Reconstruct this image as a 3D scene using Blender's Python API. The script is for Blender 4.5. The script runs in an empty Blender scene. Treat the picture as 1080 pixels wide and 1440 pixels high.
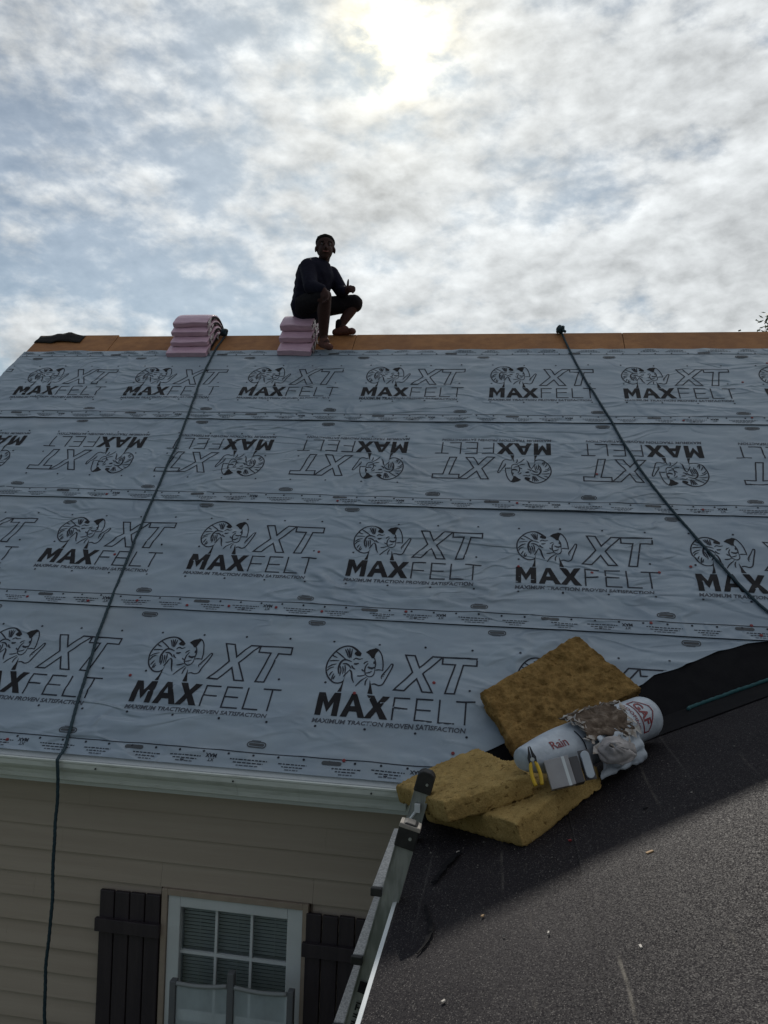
import bpy, bmesh, math, random
from math import sin, cos, tan, radians, pi, atan
from mathutils import Vector, Matrix, noise
random.seed(7)
scene = bpy.context.scene
COL = scene.collection

# ------------------------------------------------------------------ camera
# world frame: x along the main wall, y away from the camera, z up, camera at the origin
PITCH, ROLL, YAW = .0215, .0332, -.1596
fw = Vector((sin(YAW)*cos(PITCH), cos(YAW)*cos(PITCH), sin(PITCH)))
rt = Vector((cos(YAW), -sin(YAW), 0)); up = rt.cross(fw)
rt, up = rt*cos(ROLL)+up*sin(ROLL), up*cos(ROLL)-rt*sin(ROLL)
cam = bpy.data.cameras.new('camera'); camo = bpy.data.objects.new('camera', cam); COL.objects.link(camo)
camo.matrix_world = Matrix(((rt.x, up.x, -fw.x, 0), (rt.y, up.y, -fw.y, 0), (rt.z, up.z, -fw.z, 0), (0, 0, 0, 1)))
cam.sensor_fit = 'VERTICAL'; cam.sensor_height = 24.0; cam.lens = 24.0*1079.4/1440
cam.clip_start = .05; cam.clip_end = 5000
scene.camera = camo

# ------------------------------------------------------------------ light
SUN = Vector((-.136, .832, .549)).normalized()
EL = math.asin(SUN.z); AZ = math.atan2(SUN.x, SUN.y)
world = bpy.data.worlds.new('World'); scene.world = world; world.use_nodes = True
nt = world.node_tree; nt.nodes.clear()
class NB:
    def __init__(s, nt): s.nt = nt
    def n(s, t, **kw):
        nd = s.nt.nodes.new(t)
        for k, v in kw.items(): setattr(nd, k, v)
        return nd
    def l(s, a, b): s.nt.links.new(a, b)
    def put(s, sock, v):
        if isinstance(v, bpy.types.NodeSocket): s.l(v, sock)
        else: sock.default_value = v
    def m(s, op, a, b=None, c=None, clamp=False):
        nd = s.n('ShaderNodeMath', operation=op, use_clamp=clamp); s.put(nd.inputs[0], a)
        if b is not None: s.put(nd.inputs[1], b)
        if c is not None: s.put(nd.inputs[2], c)
        return nd.outputs[0]
    def vm(s, op, a, b=None, out=0):
        nd = s.n('ShaderNodeVectorMath', operation=op); s.put(nd.inputs[0], a)
        if b is not None: s.put(nd.inputs[1], b)
        return nd.outputs['Value'] if op in ('DOT_PRODUCT', 'LENGTH') else nd.outputs[0]
    def noise(s, vec, scale, detail=4, rough=.5, dist=0):
        nd = s.n('ShaderNodeTexNoise'); s.put(nd.inputs['Vector'], vec)
        nd.inputs['Scale'].default_value = scale; nd.inputs['Detail'].default_value = detail
        nd.inputs['Roughness'].default_value = rough; nd.inputs['Distortion'].default_value = dist
        return nd.outputs[0]
    def sm(s, v, a, b):
        nd = s.n('ShaderNodeMapRange', interpolation_type='SMOOTHSTEP'); s.put(nd.inputs[0], v)
        nd.inputs[1].default_value = a; nd.inputs[2].default_value = b
        return nd.outputs[0]
    def mix(s, f, a, b, mode='MIX'):
        nd = s.n('ShaderNodeMix', data_type='RGBA', blend_type=mode); s.put(nd.inputs[0], f)
        s.put(nd.inputs[6], a); s.put(nd.inputs[7], b); return nd.outputs[2]
    def scl(s, vec, sx, sy, sz, off=(0, 0, 0), rot=(0, 0, 0)):
        nd = s.n('ShaderNodeMapping'); s.put(nd.inputs[0], vec)
        nd.inputs['Scale'].default_value = (sx, sy, sz); nd.inputs['Location'].default_value = off; nd.inputs['Rotation'].default_value = rot
        return nd.outputs[0]
w = NB(nt)
out = w.n('ShaderNodeOutputWorld'); bg = w.n('ShaderNodeBackground'); w.l(bg.outputs[0], out.inputs[0])
bg.inputs[1].default_value = .1
sky = w.n('ShaderNodeTexSky', sky_type='NISHITA', sun_disc=False, sun_elevation=EL, sun_rotation=AZ, air_density=1.0, dust_density=.6, ozone_density=1.0)
dirv = w.vm('NORMALIZE', w.n('ShaderNodeTexCoord').outputs['Generated'])
sep = w.n('ShaderNodeSeparateXYZ'); w.l(dirv, sep.inputs[0])
zc = w.m('ADD', w.m('MAXIMUM', sep.outputs[2], 0.0), .07)
comb = w.n('ShaderNodeCombineXYZ'); w.l(w.m('DIVIDE', sep.outputs[0], zc), comb.inputs[0]); w.l(w.m('DIVIDE', sep.outputs[1], zc), comb.inputs[1])
def clouds(off):
    p = w.scl(dirv, 1, 1, 1.75, off, (.25, .35, .2))
    ps = w.scl(p, 1.0, 1.0, 1.25)
    A = w.noise(ps, 5.2, 4, .5, .15)
    B = w.noise(p, 20.0, 6, .58, .1)
    return A, B, w.m('ADD', w.m('MULTIPLY', A, .58), w.m('MULTIPLY', B, .42))
A, B, D = clouds((3.1, 1.7, .3))
_, _, D2 = clouds((3.1-.001, 1.7+.006, .3+.022))
cosang = w.vm('DOT_PRODUCT', dirv, tuple(SUN))
ca = w.m('MAXIMUM', cosang, 0.0)
side = w.vm('DOT_PRODUCT', dirv, tuple((rt*.8-up*.25)))
cov = w.sm(w.m('ADD', D, w.m('MULTIPLY', side, .22)), .345, .535)
lit = w.m('MULTIPLY', w.m('SUBTRACT', D, D2), 5.0)
thick = w.sm(D, .46, .66)
bright = w.m('ADD', w.m('SUBTRACT', 6.0, w.m('MULTIPLY', thick, 1.1)), w.m('MULTIPLY', lit, 3.0))
fwd = w.m('MULTIPLY_ADD', w.m('POWER', w.m('MULTIPLY_ADD', cosang, .5, .5), 1.6), .62, .36)
bright = w.m('MULTIPLY', bright, fwd)
ccol = w.mix(1.0, (1.0, 1.0, .985, 1), w.n('ShaderNodeCombineXYZ').outputs[0], 'MULTIPLY')
cc = w.n('ShaderNodeCombineXYZ'); w.l(w.m('MULTIPLY', bright, .965), cc.inputs[0]); w.l(w.m('MULTIPLY', bright, 1.0), cc.inputs[1]); w.l(w.m('MULTIPLY', bright, 1.01), cc.inputs[2])
skyc = w.mix(1.0, sky.outputs[0], (.31, .385, .42, 1), 'MULTIPLY')
base = w.mix(w.m('MULTIPLY_ADD', cov, .64, .31), skyc, cc.outputs[0])
gl = w.m('ADD', w.m('MULTIPLY', w.m('POWER', ca, 60), .30), w.m('MULTIPLY', w.m('POWER', ca, 1200), 7.5))
gl = w.m('ADD', gl, w.m('MULTIPLY', w.m('POWER', ca, 320), .9)); gl = w.m('ADD', gl, w.m('MULTIPLY', w.m('POWER', ca, 6000), 80.0))
gl = w.m('MULTIPLY', gl, w.m('MULTIPLY_ADD', w.sm(D, .40, .60), 1.7, .12))
gl = w.m('MAXIMUM', gl, 0.0)
gc = w.n('ShaderNodeCombineXYZ'); w.l(gl, gc.inputs[0]); w.l(w.m('MULTIPLY', gl, .80), gc.inputs[1]); w.l(w.m('MULTIPLY', gl, .36), gc.inputs[2])
tot = w.mix(1.0, base, gc.outputs[0], 'ADD')
w.l(tot, bg.inputs[0])

sun = bpy.data.lights.new('sun', 'SUN'); sun.energy = 2.0; sun.angle = radians(.9); sun.color = (1, .95, .86)
suno = bpy.data.objects.new('sun', sun); COL.objects.link(suno)
suno.rotation_euler = SUN.to_track_quat('Z', 'Y').to_euler()
scene.view_settings.view_transform = 'Standard'; scene.view_settings.look = 'None'
scene.view_settings.exposure = .5; scene.view_settings.gamma = 1; scene.view_settings.use_curve_mapping = False

# ------------------------------------------------------------------ materials
def mat(name, col, rough=.7, col2=None, nscale=20, ndetail=4, bump=0, bscale=60, metal=0, spec=.5, stretch=(1, 1, 1), lo=.35, hi=.65, extra=None, trans=0):
    m = bpy.data.materials.new(name); m.use_nodes = True
    b = NB(m.node_tree); p = m.node_tree.nodes['Principled BSDF']
    p.inputs['Roughness'].default_value = rough; p.inputs['Metallic'].default_value = metal
    p.inputs['Specular IOR Level'].default_value = spec
    oc = b.n('ShaderNodeTexCoord').outputs['Object']
    v = b.scl(oc, *stretch)
    c = (*col, 1)
    if col2:
        c = b.mix(b.sm(b.noise(v, nscale, ndetail, .6), lo, hi), c, (*col2, 1))
    if extra: c = extra(b, oc, c, p)
    b.put(p.inputs['Base Color'], c)
    if bump:
        bn = b.n('ShaderNodeBump'); bn.inputs['Strength'].default_value = bump; bn.inputs['Distance'].default_value = .01
        b.l(b.noise(v, bscale, 5, .6), bn.inputs['Height']); b.l(bn.outputs[0], p.inputs['Normal'])
    return m
M = {}
def felt_x(b, oc, c, p):
    # fine creasing of the thin woven sheet
    v = b.scl(oc, .8, 1.9, 1.9, (0, 0, 0), (0, 0, .22)); v2 = b.scl(oc, .9, 1.7, 1.7, (3, 1, 0), (0, 0, -.45))
    n1 = b.m('ABSOLUTE', b.m('SUBTRACT', b.noise(v, 1.7, 2, .45, .9), .5)); n2 = b.m('ABSOLUTE', b.m('SUBTRACT', b.noise(v2, 2.3, 2, .45, .7), .5))
    area = b.sm(b.noise(oc, .9, 2), .35, .65)
    h = b.m('ADD', b.m('MULTIPLY', b.sm(n1, .085, .0), .012), b.m('MULTIPLY', b.sm(n2, .07, .0), .009))
    h = b.m('ADD', b.m('MULTIPLY', h, area), b.m('MULTIPLY', b.noise(b.scl(oc, .6, 1.6, 1.6), 4, 2, .5), .016))
    bn = b.n('ShaderNodeBump'); bn.inputs['Strength'].default_value = 1.0; bn.inputs['Distance'].default_value = 1.0
    b.l(h, bn.inputs['Height']); b.l(bn.outputs[0], p.inputs['Normal'])
    dust = b.sm(b.noise(oc, 1.1, 6, .65), .45, .75)
    return b.mix(b.m('MULTIPLY', dust, .35), c, (.30, .325, .345, 1))
M['felt'] = mat('felt', (.245, .308, .382), .38, (.28, .348, .42), 3.5, 6, stretch=(1, 1.6, 1.6), extra=felt_x)
M['ink'] = mat('ink', (.007, .0068, .010), .7, (.015, .014, .018), 60, 3, lo=.5, hi=.75, spec=.3)
M['ink_line'] = mat('ink_line', (.012, .015, .026), .6, spec=.3)
M['ink_pale'] = mat('ink_pale', (.04, .05, .072), .55)
M['tab_grey'] = mat('tab_grey', (.045, .052, .062), .55)
def osb_x(b, oc, c, p):
    vo = b.n('ShaderNodeTexVoronoi'); b.l(b.scl(oc, 7, 20, 20, rot=(0, 0, .3)), vo.inputs['Vector']); vo.inputs['Scale'].default_value = 1.6
    c = b.mix(.35, c, b.mix(b.noise(vo.outputs['Color'], 1.0, 0), (.17, .075, .028, 1), (.52, .27, .11, 1)), 'MIX')
    return b.mix(b.sm(b.noise(oc, 1.3, 3), .35, .7), c, b.mix(.5, c, (.2, .08, .03, 1)))
M['osb'] = mat('osb', (.40, .175, .060), .75, (.27, .11, .038), 9, 6, .25, 60, extra=osb_x)
M['siding'] = mat('siding', (.365, .305, .25), .62, (.40, .338, .28), 5, 5, .12, 30, stretch=(.12, 1, 3))
M['casing'] = mat('casing', (.36, .29, .235), .6, (.32, .26, .21), 12)
M['shutter'] = mat('shutter', (.030, .023, .030), .6, (.040, .031, .038), 6, 5, .15, 40, stretch=(4, 1, .3))
M['vinyl'] = mat('vinyl', (.66, .70, .72), .4, (.60, .64, .66), 4)
def gut_x(b, oc, c, p):
    d = b.sm(b.noise(b.scl(oc, 1.6, 1, 9), 3, 6, .65), .45, .75)
    c = b.mix(b.m('MULTIPLY', d, .55), c, (.26, .28, .25, 1))
    d2 = b.sm(b.noise(b.scl(oc, 9, 1, .8), 3, 4, .6), .62, .8)
    return b.mix(b.m('MULTIPLY', d2, .35), c, (.16, .16, .14, 1))
M['gutter'] = mat('gutter', (.56, .60, .58), .35, extra=gut_x)
def roll_x(b, oc, c, p):
    gv = b.n('ShaderNodeTexVoronoi'); b.l(oc, gv.inputs['Vector']); gv.inputs['Scale'].default_value = 330
    off = b.vm('SUBTRACT', gv.outputs['Color'], (.5, .5, .5)); sc_ = b.n('ShaderNodeVectorMath', operation='SCALE'); b.l(off, sc_.inputs[0]); sc_.inputs['Scale'].default_value = .50
    ge = b.n('ShaderNodeNewGeometry'); nn = b.vm('NORMALIZE', b.vm('ADD', ge.outputs['Normal'], sc_.outputs[0])); b.l(nn, p.inputs['Normal'])
    sepc = b.n('ShaderNodeSeparateColor'); b.l(gv.outputs['Color'], sepc.inputs[0]); b.l(b.m('MULTIPLY_ADD', sepc.outputs[0], .45, .46), p.inputs['Roughness'])
    s = b.sm(sepc.outputs[1], .90, .97)
    s2 = b.sm(b.noise(oc, 70, 3, .6), .5, .75)
    c = b.mix(b.m('MULTIPLY', s, .6), c, (.15, .14, .135, 1))
    c = b.mix(b.m('MULTIPLY', s2, .25), c, (.02, .02, .022, 1))
    st = b.sm(b.noise(b.scl(oc, 26, .35, 26), 1, 3, .6), .60, .80)
    c = b.mix(b.m('MULTIPLY', st, .30), c, (.13, .125, .12, 1))
    sx = b.n('ShaderNodeSeparateXYZ'); b.l(oc, sx.inputs[0]); wob = b.m('MULTIPLY', b.m('SUBTRACT', b.noise(oc, 1.2, 3), .5), .05)
    for x0, am in ((-1.575, .55), (-1.885, .25), (-1.80, .2), (-.925, .3), (-1.30, .22)):
        ln = b.sm(b.m('ABSOLUTE', b.m('SUBTRACT', b.m('ADD', sx.outputs[0], wob), x0)), .0075, .001)
        br = b.sm(b.noise(b.scl(oc, 4, 1.4, 4, (x0*7, 0, 0)), 2.2, 5, .65), .48, .66)
        c = b.mix(b.m('MULTIPLY', b.m('MULTIPLY', ln, br), am), c, (.22, .20, .17, 1))
    big = b.sm(b.noise(oc, 1.7, 4), .4, .7)
    return b.mix(b.m('MULTIPLY', big, .22), c, (.055, .05, .052, 1))
M['roofing'] = mat('roofing', (.0150, .0130, .0160), .8, spec=.10, extra=roll_x)
M['membrane'] = mat('membrane', (.006, .006, .008), .8, (.009, .009, .011), 12, 4, .1, 40, spec=.12)
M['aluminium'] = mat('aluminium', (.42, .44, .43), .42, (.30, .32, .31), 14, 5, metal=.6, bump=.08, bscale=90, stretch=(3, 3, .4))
M['rail_shaded'] = mat('rail_shaded', (.33, .345, .33), .5, (.20, .215, .20), 9, 5, metal=.35, stretch=(3, 3, .6))  # aluminium again, with the near rail's shade put into its darker greenish colour
M['tread'] = mat('tread', (.50, .50, .49), .6, (.30, .30, .30), 120, 3, .3, 160)
M['black_rubber'] = mat('black_rubber', (.014, .014, .015), .55, (.022, .022, .022), 30, 3)
M['strap'] = mat('strap', (.42, .38, .33), .7, (.3, .27, .24), 40)
M['drip'] = mat('drip', (.75, .78, .80), .3, (.62, .66, .68), 3, stretch=(1, .6, 1))
M['rope'] = mat('rope', (.008, .026, .040), .75, (.016, .045, .060), 90, 3, .3, 200)
M['rope_teal'] = mat('rope_teal', (.008, .06, .072), .75, (.012, .085, .095), 90, 3, .3, 200)
def foam_x(b, oc, c, p):
    pit = b.sm(b.noise(b.scl(oc, .8, 1.6, 1.3, rot=(0, 0, .5)), 36, 3, .55), .60, .68)
    c = b.mix(b.m('MULTIPLY', pit, .75), c, (.11, .065, .022, 1))
    fine = b.sm(b.noise(oc, 190, 3, .7), .35, .7)
    return b.mix(b.m('MULTIPLY', fine, .45), c, (.14, .078, .020, 1))
M['foam'] = mat('foam', (.46, .325, .130), .95, (.37, .255, .098), 9, 5, .55, 130, spec=.1, extra=foam_x)
M['foam_dark'] = mat('foam_dark', (.34, .215, .082), .95, (.20, .122, .045), 14, 6, 1.0, 70, spec=.1, extra=foam_x)
M['pink'] = mat('pink', (.60, .40, .50), .32, (.52, .33, .43), 9, 5, .35, 22, stretch=(1, 3, 3))
M['clear_wrap'] = mat('clear_wrap', (.62, .58, .58), .35, (.35, .3, .32), 30, 4, .5, 30)
M['shingle'] = mat('shingle', (.016, .015, .016), .9, (.03, .028, .028), 60, spec=.15)
M['skin'] = mat('skin', (.046, .018, .015), .7, (.036, .014, .012), 30, spec=.3)
M['shirt'] = mat('shirt', (.009, .009, .020), .9, (.013, .013, .026), 16, 4, .5, 22, spec=.15)
M['shorts'] = mat('shorts', (.009, .008, .011), .9, (.014, .012, .015), 20, 4, .5, 26, spec=.15)
M['hair'] = mat('hair', (.007, .006, .005), .9, spec=.1)
M['shoe'] = mat('shoe', (.13, .055, .045), .8, (.085, .04, .034), 40, spec=.2)
M['sole'] = mat('sole', (.05, .035, .03), .7)
M['eye'] = mat('eye', (.02, .015, .015), .3)
M['lip'] = mat('lip', (.16, .05, .045), .5)
M['paper'] = mat('paper', (.47, .53, .60), .42, (.38, .43, .50), 14, 5, .8, 11)
M['torn_paper'] = mat('torn_paper', (.50, .48, .46), .7, (.30, .25, .21), 40, 4, lo=.42, hi=.62)
M['torn'] = mat('torn', (.085, .058, .040), .85, (.23, .18, .14), 30, 5, .6, 50, lo=.45, hi=.72)
M['rag'] = mat('rag', (.40, .375, .375), .85, (.30, .28, .28), 18, 5, .4, 30)
M['red_ink'] = mat('red_ink', (.19, .018, .028), .5)
M['blue_ink'] = mat('blue_ink', (.03, .045, .13), .5)
M['red_cap'] = mat('red_cap', (.20, .014, .018), .45)
M['yellow'] = mat('yellow', (.62, .40, .015), .45, (.5, .32, .012), 30)
M['steel_dark'] = mat('steel_dark', (.02, .021, .023), .4, metal=.4)
M['carton'] = mat('carton', (.36, .355, .37), .55, (.30, .295, .31), 8)
M['carton_side'] = mat('carton_side', (.085, .08, .085), .6)
M['bar'] = mat('bar', (.48, .54, .60), .35, (.42, .47, .53), 8)
M['chip'] = mat('chip', (.55, .51, .46), .8)
M['grit'] = mat('grit', (.26, .24, .22), .9)
M['wood'] = mat('wood', (.40, .26, .14), .8)
M['screen_post'] = mat('screen_post', (.13, .14, .155), .7, (.14, .145, .155), 20, stretch=(6, 6, .6))
M['vinyl_grey'] = mat('vinyl_grey', (.26, .28, .29), .5)
M['blind'] = mat('blind', (.82, .86, .86), .5)
M['room'] = mat('room', (.16, .16, .16), .9)
M['leaf'] = mat('leaf', (.045, .085, .028), .6, (.075, .11, .035), 4)
M['bark'] = mat('bark', (.10, .075, .055), .9, (.07, .05, .04), 20)
M['grass'] = mat('grass', (.06, .085, .03), .95, (.09, .10, .045), 2, 6)
M['back_roof'] = mat('back_roof', (.06, .06, .065), .85, (.09, .088, .09), 60)
g = bpy.data.materials.new('glass'); g.use_nodes = True; b = NB(g.node_tree); g.node_tree.nodes.remove(g.node_tree.nodes['Principled BSDF'])
tr = b.n('ShaderNodeBsdfTransparent'); tr.inputs[0].default_value = (.90, .95, .95, 1); gs = b.n('ShaderNodeBsdfGlossy'); gs.inputs['Roughness'].default_value = .03
fr = b.n('ShaderNodeFresnel'); mx = b.n('ShaderNodeMixShader'); b.l(b.m('MULTIPLY_ADD', fr.outputs[0], 1.0, .03), mx.inputs[0]); b.l(tr.outputs[0], mx.inputs[1]); b.l(gs.outputs[0], mx.inputs[2])
b.l(mx.outputs[0], g.node_tree.nodes['Material Output'].inputs[0]); M['glass'] = g
g = bpy.data.materials.new('plastic_film'); g.use_nodes = True; b = NB(g.node_tree); p = g.node_tree.nodes['Principled BSDF']
p.inputs['Base Color'].default_value = (.58, .67, .72, 1); p.inputs['Roughness'].default_value = .25
oc = b.n('ShaderNodeTexCoord').outputs['Object']
b.put(p.inputs['Alpha'], b.m('MULTIPLY_ADD', b.noise(b.scl(oc, 1, 1, .6), 7, 4, .6), .5, .34, clamp=True))
bn = b.n('ShaderNodeBump'); bn.inputs['Strength'].default_value = .6; b.l(b.noise(b.scl(oc, 2, 1, 1), 5, 3), bn.inputs['Height']); b.l(bn.outputs[0], p.inputs['Normal'])
M['film'] = g

# ------------------------------------------------------------------ helpers
ORI = {}
def tag(o, label=None, cat=None, group=None, kind=None):
    for k, v in (('label', label), ('category', cat), ('group', group), ('kind', kind)):
        if v: o[k] = v
    return o
def empty(name, loc, label=None, cat=None, group=None):
    o = bpy.data.objects.new(name, None); COL.objects.link(o); o.location = loc; o.empty_display_size = .1
    ORI[o.name] = Vector(loc); return tag(o, label, cat, group)
def link(name, me, material, parent=None, smooth=False, org=None):
    """me holds WORLD coordinates; stored relative to org / the parent's origin"""
    po = ORI[parent.name] if parent else Vector((0, 0, 0))
    org = Vector(org) if org is not None else po
    for v in me.vertices: v.co -= org
    o = bpy.data.objects.new(name, me); COL.objects.link(o)
    o.location = org-po
    if parent: o.parent = parent
    ORI[o.name] = org
    mats = material if isinstance(material, (list, tuple)) else [material]
    for m_ in mats: me.materials.append(m_)
    if smooth:
        for p_ in me.polygons: p_.use_smooth = True
    return o
class MB:
    def __init__(s): s.v = []; s.f = []; s.mi = []; s.cur = 0
    def add(s, vs, fs):
        k = len(s.v); s.v += [Vector(a) for a in vs]; s.f += [tuple(i+k for i in q) for q in fs]; s.mi += [s.cur]*len(fs)
    def box(s, x0, x1, y0, y1, z0, z1, mtx=None):
        vs = [Vector((x, y, z)) for z in (z0, z1) for y in (y0, y1) for x in (x0, x1)]
        if mtx: vs = [mtx @ a for a in vs]
        s.add(vs, [(0, 2, 3, 1), (4, 5, 7, 6), (0, 1, 5, 4), (1, 3, 7, 5), (3, 2, 6, 7), (2, 0, 4, 6)])
    def quad(s, a, b_, c, d): s.add([a, b_, c, d], [(0, 1, 2, 3)])
    def prism(s, pts, vec):
        n = len(pts); vec = Vector(vec); s.add([Vector(p) for p in pts]+[Vector(p)+vec for p in pts],
            [tuple(range(n-1, -1, -1)), tuple(range(n, 2*n))]+[(i, (i+1) % n, (i+1) % n+n, i+n) for i in range(n)])
    def tube(s, pts, r, n=8, twist=0, lobe=0, caps=True):
        pts = [Vector(p) for p in pts]; N = len(pts); rr = r if isinstance(r, (list, tuple)) else [r]*N
        rings = []; ref = None; acc = 0
        for i in range(N):
            t = (pts[min(i+1, N-1)]-pts[max(i-1, 0)]).normalized()
            if ref is None: ref = t.orthogonal().normalized()
            ref = (ref-t*ref.dot(t)).normalized(); bi = t.cross(ref)
            if i: acc += (pts[i]-pts[i-1]).length
            rings.append([pts[i]+(ref*cos(2*pi*j/n)+bi*sin(2*pi*j/n))*rr[i]*(1+lobe*cos(3*2*pi*j/n+twist*acc)) for j in range(n)])
        vs = [a for q in rings for a in q]; fs = []
        for i in range(N-1):
            for j in range(n): fs.append((i*n+j, i*n+(j+1) % n, (i+1)*n+(j+1) % n, (i+1)*n+j))
        if caps: fs += [tuple(range(n-1, -1, -1)), tuple(range((N-1)*n, N*n))]
        s.add(vs, fs)
    def mesh(s, name):
        me = bpy.data.meshes.new(name); me.from_pydata([tuple(a) for a in s.v], [], s.f); me.update()
        if any(s.mi): me.polygons.foreach_set('material_index', s.mi)
        return me
    def build(s, name, material, parent=None, smooth=False, org=None, bevel=0):
        o = link(name, s.mesh(name), material, parent, smooth, org)
        if bevel:
            md = o.modifiers.new('bevel', 'BEVEL'); md.width = bevel; md.segments = 2; md.limit_method = 'ANGLE'
        return o
def smooth_path(pts, n=6):
    pts = [Vector(p) for p in pts]; o = []
    for i in range(len(pts)-1):
        p0 = pts[max(i-1, 0)]; p1 = pts[i]; p2 = pts[i+1]; p3 = pts[min(i+2, len(pts)-1)]
        for k in range(n):
            t = k/n; o.append(.5*((2*p1)+(p2-p0)*t+(2*p0-5*p1+4*p2-p3)*t*t+(3*p1-p0-3*p2+p3)*t**3))
    o.append(pts[-1]); return o
_txt = {}
def text_mesh(body, bold=0.0):
    """(verts2d, faces) of a line of text, cap height 1, starting at x = 0"""
    key = (body, bold)
    if key in _txt: return _txt[key]
    cu = bpy.data.curves.new('lettering', 'FONT'); cu.body = body; cu.size = 1; cu.resolution_u = 2; cu.offset = bold; cu.fill_mode = 'FRONT'
    o = bpy.data.objects.new('lettering', cu); COL.objects.link(o)
    dg = bpy.context.evaluated_depsgraph_get(); ev = o.evaluated_get(dg); me = ev.to_mesh()
    vs = [Vector(v.co) for v in me.vertices]; fs = [tuple(p.vertices) for p in me.polygons]; ev.to_mesh_clear()
    bpy.data.objects.remove(o); bpy.data.curves.remove(cu)
    x0 = min(v.x for v in vs); y0 = min(v.y for v in vs if True); H = max(v.y for v in vs)
    vs = [((v.x-x0)/H, v.y/H) for v in vs]
    _txt[key] = (vs, fs); return vs, fs

# ------------------------------------------------------------------ the roof's geometry
RA = .7519; EY, EZ = 3.8146, -1.2677; CS, SN = cos(RA), sin(RA)
NRM = Vector((0, -SN, CS)); RIDGE = 4.5444; RAKE = -4.767; XE = 5.2; GROUND = -4.0
def RP(u, s, h=0): return Vector((u, EY+s*CS, EZ+s*SN))+NRM*h
TB = .34; XD, ZD = -.349, -1.34; NB_ = Vector((-TB, 0, 1)).normalized(); XR = 4.2
def DP(x, y, h=0): return Vector((x, y, ZD+TB*(x-XD)))+NB_*h
def sv(u): return (ZD+TB*(u-XD)-EZ)/SN            # the valley, in roof coordinates
SP, CO, RW = 1.0762, 1.0362, 1.134
def nz(x, y, z=0.0): return noise.noise(Vector((x, y, z)))
def wrinkle(u, s):
    q = u+.35*nz(u*.7, s*.9, 4)
    a = .0045*nz(q*.55+7, s*2.6, 1.3)
    d = nz(q*1.1+s*1.7, s*3.4-q*.6, 8.1); c1 = max(0, 1-abs(d)*6.5)
    d2 = nz(q*.8-s*1.2+5, s*4.6+q*.35, 2.7); c2 = max(0, 1-abs(d2)*7)
    fl = s % CO; edge = min(1, fl/.10, (CO+.02-fl)/.10) if fl < CO else 1
    amt = .45+.55*(.5+.5*nz(u*.5, s*.5, 11))
    d3 = nz(q*2.1+s*.9+3, s*5.2-q*1.3, 5.5); c3 = max(0, 1-abs(d3)*5)
    return .006+a*1.3+(.012*c1*c1+.010*c2*c2+.004*c3*c3)*amt*(.35+.65*max(0, edge))
def lift(k, u): return .004+.006*max(0, nz(u*1.3, k*5.7, 3))+(.010*max(0, 1-abs(u-.1-.15*k)/.9) if k == 2 else 0)
CUT = [(-.6, 0), (-.42, .0), (-.25, .10), (.1, .32), (.45, .50), (.75, .695), (.812, .759), (.969, .828), (1.173, .946), (1.335, 1.012), (1.46, 1.037), (1.8, 1.19), (2.4, 1.50), (5.3, 2.75)]
def cut(u):
    if u <= CUT[0][0]: return 0
    for (a0, b0), (a1, b1) in zip(CUT, CUT[1:]):
        if u <= a1: return b0+(b1-b0)*(u-a0)/(a1-a0)+.010*nz(u*6, 1, 1)*(1 if u > .7 else 0)
    return CUT[-1][1]
def sheet_h(k, u, s):
    f = (s-k*CO)/RW; e = max(0, 1-(s-k*CO)/.05)
    return wrinkle(u, s)+.006*(1-f)+lift(k, u)*e*e

# ------------------------------------------------------------------ setting
me = bpy.data.meshes.new('ground'); me.from_pydata([(-2500, -2500, GROUND), (2500, -2500, GROUND), (2500, 2500, GROUND), (-2500, 2500, GROUND)], [], [(0, 1, 2, 3)])
tag(link('ground', me, M['grass']), kind='structure')

# ------------------------------------------------------------------ main house
house = empty('main_house', (0, 4.1, GROUND), 'taupe sided house with steep roof covered in printed grey underlayment', 'house')
WY = 4.065; WX0, WX1 = -1.80, -1.005; WZT, WZB = -2.04, -3.45
WL = -4.55
m = MB()                                             # sheathed wall core behind the boards
m.box(WL, WX0-.001, WY+.03, WY+.15, GROUND, -1.30); m.box(WX1+.001, XE, WY+.03, WY+.15, GROUND, -1.30)
m.box(WX0-.001, WX1+.001, WY+.03, WY+.15, WZT+.001, -1.30); m.box(WX0-.001, WX1+.001, WY+.03, WY+.15, GROUND, WZB-.001)
m.build('wall', M['siding'], house)
m = MB()                                             # gable ends and back wall
BY = EY+2*RIDGE*CS; ZR = EZ+RIDGE*SN
for x in (WL, XE-.15):
    m.prism([(x, WY+.15, GROUND), (x, BY-.25, GROUND), (x, BY-.25, -1.34), (x, EY+RIDGE*CS, ZR-.18), (x, WY+.15, -1.34)], (.12, 0, 0))
m.box(WL+.12, XE-.15, BY-.37, BY-.25, GROUND, -1.34)
m.build('gable_wall', M['siding'], house)
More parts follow.
